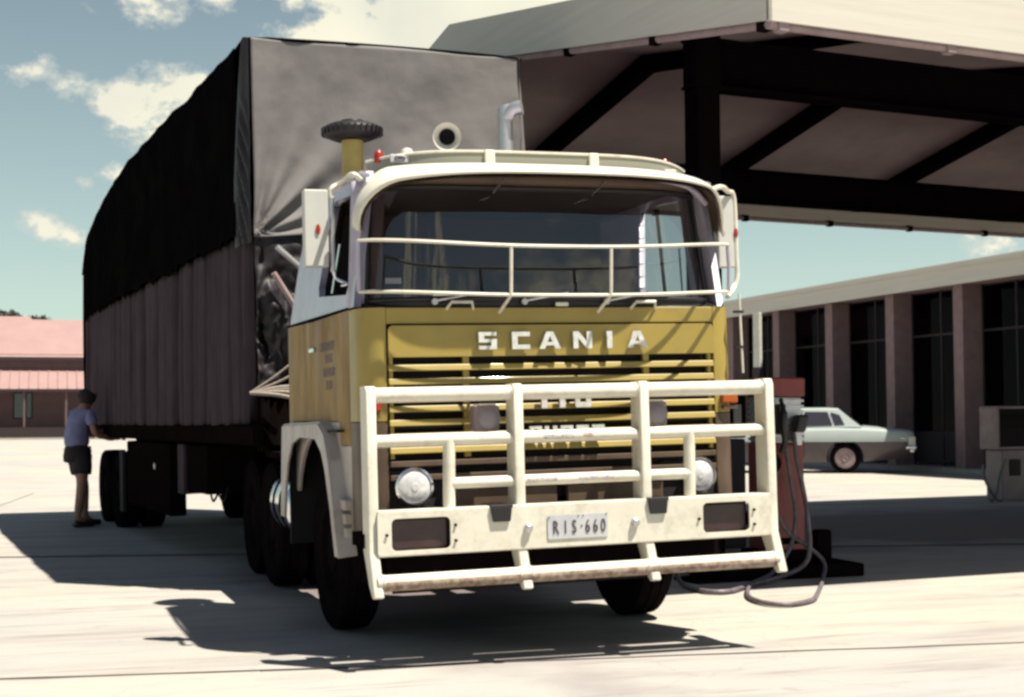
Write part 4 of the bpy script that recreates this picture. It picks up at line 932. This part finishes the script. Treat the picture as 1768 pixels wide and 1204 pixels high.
for lab, pts in (('hose of the grey pump hanging in a loop, the one further from the cabinet', [(12.08, 12.3, .62), (12.06, 12.25, .40), (12.13, 12.2, .2), (12.25, 12.2, .04), (12.35, 12.2, .02)]), ('hose of the grey pump hanging in a loop, the one nearer the cabinet', [(12.52, 12.3, .7), (12.36, 12.25, .42), (12.27, 12.2, .2), (12.20, 12.2, .04), (12.1, 12.15, .02)])):
    o = MB().tube(smooth_path(pts, 6), .022, 8).build('pump_hose', 'hose', smooth=True); tag(o, lab, 'hose')

# ------------------------------------------------------------------ parked car
car = empty('parked_sedan', (17.05, 24.9, 0), -.545+0); tag(car, 'pale blue 1970s sedan parked side on before the brown fins', 'car')
def carsec(x):    # x toward the tail, rear wheel at 0;   returns half width, sill, crease, shoulder, deck
    lx = [-3.95, -3.7, -3.0, -2.1, -1.2, -.2, .5, 1.2, 1.62, 1.70]
    def ip(v):
        for a in range(len(lx)-1):
            if lx[a] <= x <= lx[a+1]:
                t = (x-lx[a])/(lx[a+1]-lx[a]); return v[a]+(v[a+1]-v[a])*t
        return v[-1]
    return (ip([.78, .90, .97, 1.0, 1.02, 1.03, 1.02, .98, .92, .86]), ip([.45, .32, .28, .27, .27, .28, .30, .36, .42, .50]), ip([.80]*10),
            ip([.92, .98, 1.04, 1.08, 1.12, 1.14, 1.13, 1.09, 1.06, 1.02]), ip([.95, 1.02, 1.10, 1.14, 1.18, 1.22, 1.21, 1.15, 1.10, 1.06]))
xs = [-3.95, -3.85, -3.7, -3.35, -3.0, -2.55, -2.1, -1.65, -1.2, -.7, -.2, .15, .5, .85, 1.2, 1.45, 1.62, 1.70]
def carmesh(lowpart):
    m = MB(); n = None; rings = []
    for x in xs:
        w, a, c_, sh, dk = carsec(x)
        if lowpart: half = [(w*.90, a), (w*.965, a+.10), (w*.985, (a+c_)/2+.05), (w, c_-.002)]
        else: half = [(w*1.004, c_+.002), (w*1.0, c_+.04), (w*.985, sh-.06), (w*.95, sh-.01), (w*.88, sh+.02), (w*.55, dk)]
        ring = [(x, y, z) for y, z in half]+[(x, -y, z) for y, z in half[::-1]]
        rings.append(ring)
    k = len(rings[0]); vs = [p for r_ in rings for p in r_]; fs = []
    for i in range(len(rings)-1):
        for j in range(k): fs.append((i*k+j, i*k+(j+1) % k, (i+1)*k+(j+1) % k, (i+1)*k+j))
    fs += [tuple(range(k)), tuple((len(rings)-1)*k+j for j in range(k))[::-1]]
    return m.add(vs, fs)
def cutwheels(o):
    for xw in (0, -3.05):
        c0 = MB().lathe([(.46, -1.4), (.46, 1.4)], (xw, 0, .40), 'y', 32).build('cut', 'black'); c0.parent = o.parent
        md = o.modifiers.new('cut', 'BOOLEAN'); md.object = c0; md.operation = 'DIFFERENCE'; md.solver = 'EXACT'
    dg = bpy.context.evaluated_depsgraph_get(); dg.update(); me = D.meshes.new_from_object(o.evaluated_get(dg))
    o.modifiers.clear(); o.data = me
    for q in [q for q in D.objects if q.name.startswith('cut')]: D.objects.remove(q)
lo = carmesh(True).build('lower_body', 'carlow', car, smooth=True); cutwheels(lo)
up_ = carmesh(False).build('upper_body', 'carpaint', car, smooth=True)
# cabin
st = [(-2.15, 1.12, 1.125), (-1.55, 1.60, 1.14), (-1.0, 1.67, 1.16), (-.45, 1.67, 1.18), (-.16, 1.655, 1.19), (.12, 1.42, 1.20), (.42, 1.18, 1.19)]
rings = []
for x, zt2, zb in st:
    tp = (zt2-1.15)/.52; wt_ = .93-.20*max(0, tp)
    rings.append([(x, .93, zb-.03), (x, wt_, zt2-.05*max(0, tp)), (x, wt_-.10, zt2), (x, -wt_+.10, zt2), (x, -wt_, zt2-.05*max(0, tp)), (x, -.93, zb-.03)])
m = MB(); vs = [p for r_ in rings for p in r_]; fs = []
for i in range(len(rings)-1):
    for j in range(5): fs.append((i*6+j, i*6+j+1, (i+1)*6+j+1, (i+1)*6+j))
m.add(vs, fs).build('cabin', 'carpaint', car, smooth=True)
for s in (-1, 1):
    def gx(x, z, s=s): tp = (z-1.15)/.52; return (x, s*(.945-.20*max(0, tp)), z)
    for poly in ([(-1.95, 1.20), (-1.05, 1.21), (-1.05, 1.57), (-1.52, 1.57)], [(-.99, 1.21), (-.30, 1.22), (-.42, 1.56), (-.99, 1.57)], [(-.24, 1.22), (.0, 1.23), (-.12, 1.48), (-.34, 1.55)]):
        MB().add([gx(*p) for p in poly]+[(gx(*p)[0], gx(*p)[1]-s*.02, gx(*p)[2]) for p in poly], [(0, 1, 2, 3), (7, 6, 5, 4), (0, 4, 5, 1), (1, 5, 6, 2), (2, 6, 7, 3), (3, 7, 4, 0)]).build('side_window', 'carglass', car)
    MB().box(-1.95, s*1.035-.01, .875, 1.5, s*1.035+.01, .89, fn=lambda x, y, z: (x, y*(carsec(x)[0]*1.003/1.035), z)).build('chrome_strip', 'chrome', car)
    MB().box(1.55, s*.86-.07, .70, 1.735, s*.86+.07, .93).build('tail_lamp', 'white_lens', car, bevel=.02)
    MB().box(-4.0, s*.65-.12, .62, -3.93, s*.65+.12, .82).build('head_lamp', 'headglass', car, bevel=.02)
    MB().box(-1.3, s*1.045-.01, .96, -1.15, s*1.045+.01, .985).build('door_handle', 'chrome', car)
for s in (-1, 1):
    for xg in (-1.02, -2.05): MB().box(xg-.006, s*1.018-.012, .40, xg+.006, s*1.018+.012, 1.10).build('door_gap', 'blackpit', car)
MB().add([(.43, .80, 1.20), (.43, -.80, 1.20), (-.14, -.66, 1.665), (-.14, .66, 1.665)], [(0, 1, 2, 3)]).build('rear_window', 'carglass', car, solid=.01)
MB().box(1.68, -.98, .52, 1.80, .98, .66, fn=lambda x, y, z: (x-.08*(abs(y) > .9), y, z)).build('rear_bumper', 'chrome', car, bevel=.03)
MB().box(-4.08, -.95, .45, -3.96, .95, .60).build('front_bumper', 'chrome', car, bevel=.03)
MB().box(1.50, -1.0, .60, 1.77, -.86, .70).build('bumper_wrap', 'chrome', car, bevel=.03)
for xw in (0, -3.05):
    for s in (-1, 1):
        e = D.objects.new('wheel', None); COL.objects.link(e); e.parent = car; e.location = (xw, s*.87, .385)
        MB().lathe([(.25, -.1), (.34, -.11), (.38, -.08), (.385, 0), (.38, .08), (.34, .11), (.25, .1)], axis='y', n=32, cap=False).build('tyre', 'rubber', e, smooth=True)
        MB().lathe([(0, s*.10), (.06, s*.13), (.09, s*.105), (.2, s*.125), (.255, s*.115), (.262, s*.03)], axis='y', n=28).build('hub_cap', 'gutter', e, smooth=True)

# ------------------------------------------------------------------ man beside the trailer
def skin(name, pts, edges, rad, m, parent, sub=2, root=0):
    me = D.meshes.new(name); me.from_pydata(pts, edges, []); o = D.objects.new(name, me); COL.objects.link(o); o.parent = parent
    sk = o.modifiers.new('skin', 'SKIN'); sk.use_smooth_shade = True; sk.branch_smoothing = .6
    sb = o.modifiers.new('sub', 'SUBSURF'); sb.levels = sub; sb.render_levels = sub
    for v, r in zip(me.skin_vertices[0].data, rad): v.radius = r if isinstance(r, tuple) else (r, r)
    me.skin_vertices[0].data[root].use_root = True
    dg = bpy.context.evaluated_depsgraph_get(); dg.update(); m2 = D.meshes.new_from_object(o.evaluated_get(dg)); o.modifiers.clear(); o.data = m2
    m2.materials.clear(); m2.materials.append(M[m]); 
    for p in m2.polygons: p.use_smooth = True
    return o
man = empty('person', (-2.49, 12.25, 0), .45); tag(man, 'person in blue shirt and dark shorts standing bent toward the side of the trailer', 'person')
man.scale = (1.1, 1.1, 1.1)
# faces +x (towards the load), units of a 1.75 m man
P = [(0, 0, .93), (-.02, 0, 1.10), (0, 0, 1.28), (.05, 0, 1.43), (.10, 0, 1.52), (.15, 0, 1.585), (.185, 0, 1.665),          # 0-6 spine to head
     (.01, -.10, .88), (-.01, -.115, .50), (-.07, -.12, .10), (.05, -.13, .035), (.11, -.135, .03),                              # 7-11 near leg
     (.01, .10, .88), (.15, .13, .50), (.17, .14, .10), (.29, .15, .035), (.35, .155, .03),                                   # 12-16
     (.05, -.19, 1.40), (.10, -.23, 1.14), (.34, -.18, 1.08), (.42, -.17, 1.09),                                              # 17-20
     (.06, .19, 1.40), (.14, .23, 1.15), (.38, .18, 1.16), (.46, .17, 1.17)]
Ed = [(0, 1), (1, 2), (2, 3), (3, 4), (4, 5), (5, 6), (0, 7), (7, 8), (8, 9), (9, 10), (10, 11), (0, 12), (12, 13), (13, 14), (14, 15), (15, 16), (3, 17), (17, 18), (18, 19), (19, 20), (3, 21), (21, 22), (22, 23), (23, 24)]
Ra = [.125, .12, .135, .11, .058, .085, .085, .10, .068, .048, .04, .03, .10, .068, .048, .038, .03, .055, .042, .032, .03, .055, .042, .032, .03]
body = skin('body', P, Ed, Ra, 'skin', man)
skin('shirt', [(0, 0, .93), (-.035, 0, 1.10), (-.025, 0, 1.28), (.03, 0, 1.42), (.06, 0, 1.46), (.035, -.19, 1.40), (.08, -.225, 1.24), (.045, .19, 1.40), (.10, .225, 1.25)], [(0, 1), (1, 2), (2, 3), (3, 4), (3, 5), (5, 6), (3, 7), (7, 8)],
     [.17, .165, .175, .145, .075, .085, .072, .085, .072], 'shirt', man)
sh = MB(); sh.tube(smooth_path([(0, 0, 1.0), (-.005, 0, .95), (-.01, 0, .88), (0, 0, .80)], 3), [.155]*3+[.165]*3+[.172]*3+[.12], 20)
sh.tube(smooth_path([(-.01, -.07, .88), (.0, -.10, .80), (-.012, -.118, .65)], 3), [.12]*3+[.118]*3+[.112], 16)
sh.tube(smooth_path([(.0, .07, .88), (.05, .10, .80), (.09, .118, .66)], 3), [.12]*3+[.118]*3+[.112], 16)
sh.build('shorts', 'shorts', man, smooth='all')
skin('hair', [(.05, 0, 1.50), (.10, 0, 1.60), (.155, 0, 1.675)], [(0, 1), (1, 2)], [.095, .128, .122], 'hair', man)
for s in (-1, 1):
    x0 = .15 if s < 0 else .28; x0 = -.02 if s < 0 else .22; y0 = -.125 if s < 0 else .145
    MB().box(x0-.10, y0-.055, 0, x0+.17, y0+.055, .085, fn=lambda x, y, z: (x, y, z if x < x0 else z*.8)).build('shoe', 'black', man, bevel=.03)
    # hand: palm, four fingers and thumb curled on the tie rail
    hx, hy, hz_ = (.42, -.17, 1.09) if s < 0 else (.46, .17, 1.17)
    pts = [(hx, hy, hz_), (hx+.05, hy, hz_)]; ed = [(0, 1)]; rd = [(.022, .034), (.018, .038)]
    for k, dy in enumerate((-.03, -.01, .01, .03)):
        b0 = len(pts); pts += [(hx+.085, hy+dy, hz_+.004), (hx+.11, hy+dy, hz_-.012), (hx+.112-.004*k, hy+dy, hz_-.034)]; ed += [(1, b0), (b0, b0+1), (b0+1, b0+2)]; rd += [.009, .008, .007]
    b0 = len(pts); pts += [(hx+.03, hy-s*.045, hz_-.012), (hx+.06, hy-s*.055, hz_-.025)]; ed += [(0, b0), (b0, b0+1)]; rd += [.011, .008]
    skin('hand', pts, ed, rd, 'skin', man, 1)
skin('nose', [(.225, 0, 1.655), (.245, 0, 1.63), (.235, 0, 1.615)], [(0, 1), (1, 2)], [.010, .014, .012], 'skin', man, 1)
for s in (-1, 1):
    MB().lathe([(0, 0), (.012, .004), (.012, .012), (0, .014)], (.212, s*.033, 1.655), 'x', 10).build('eye', 'black', man)
    MB().lathe([(0, -.01), (.024, -.006), (.030, .004), (.018, .010), (0, .010)], (.14, s*.088, 1.64), 'y', 12).build('ear', 'skin', man)
MB().box(.222, -.024, 1.578, .231, .024, 1.586).build('mouth', 'pumpred', man, bevel=.002)
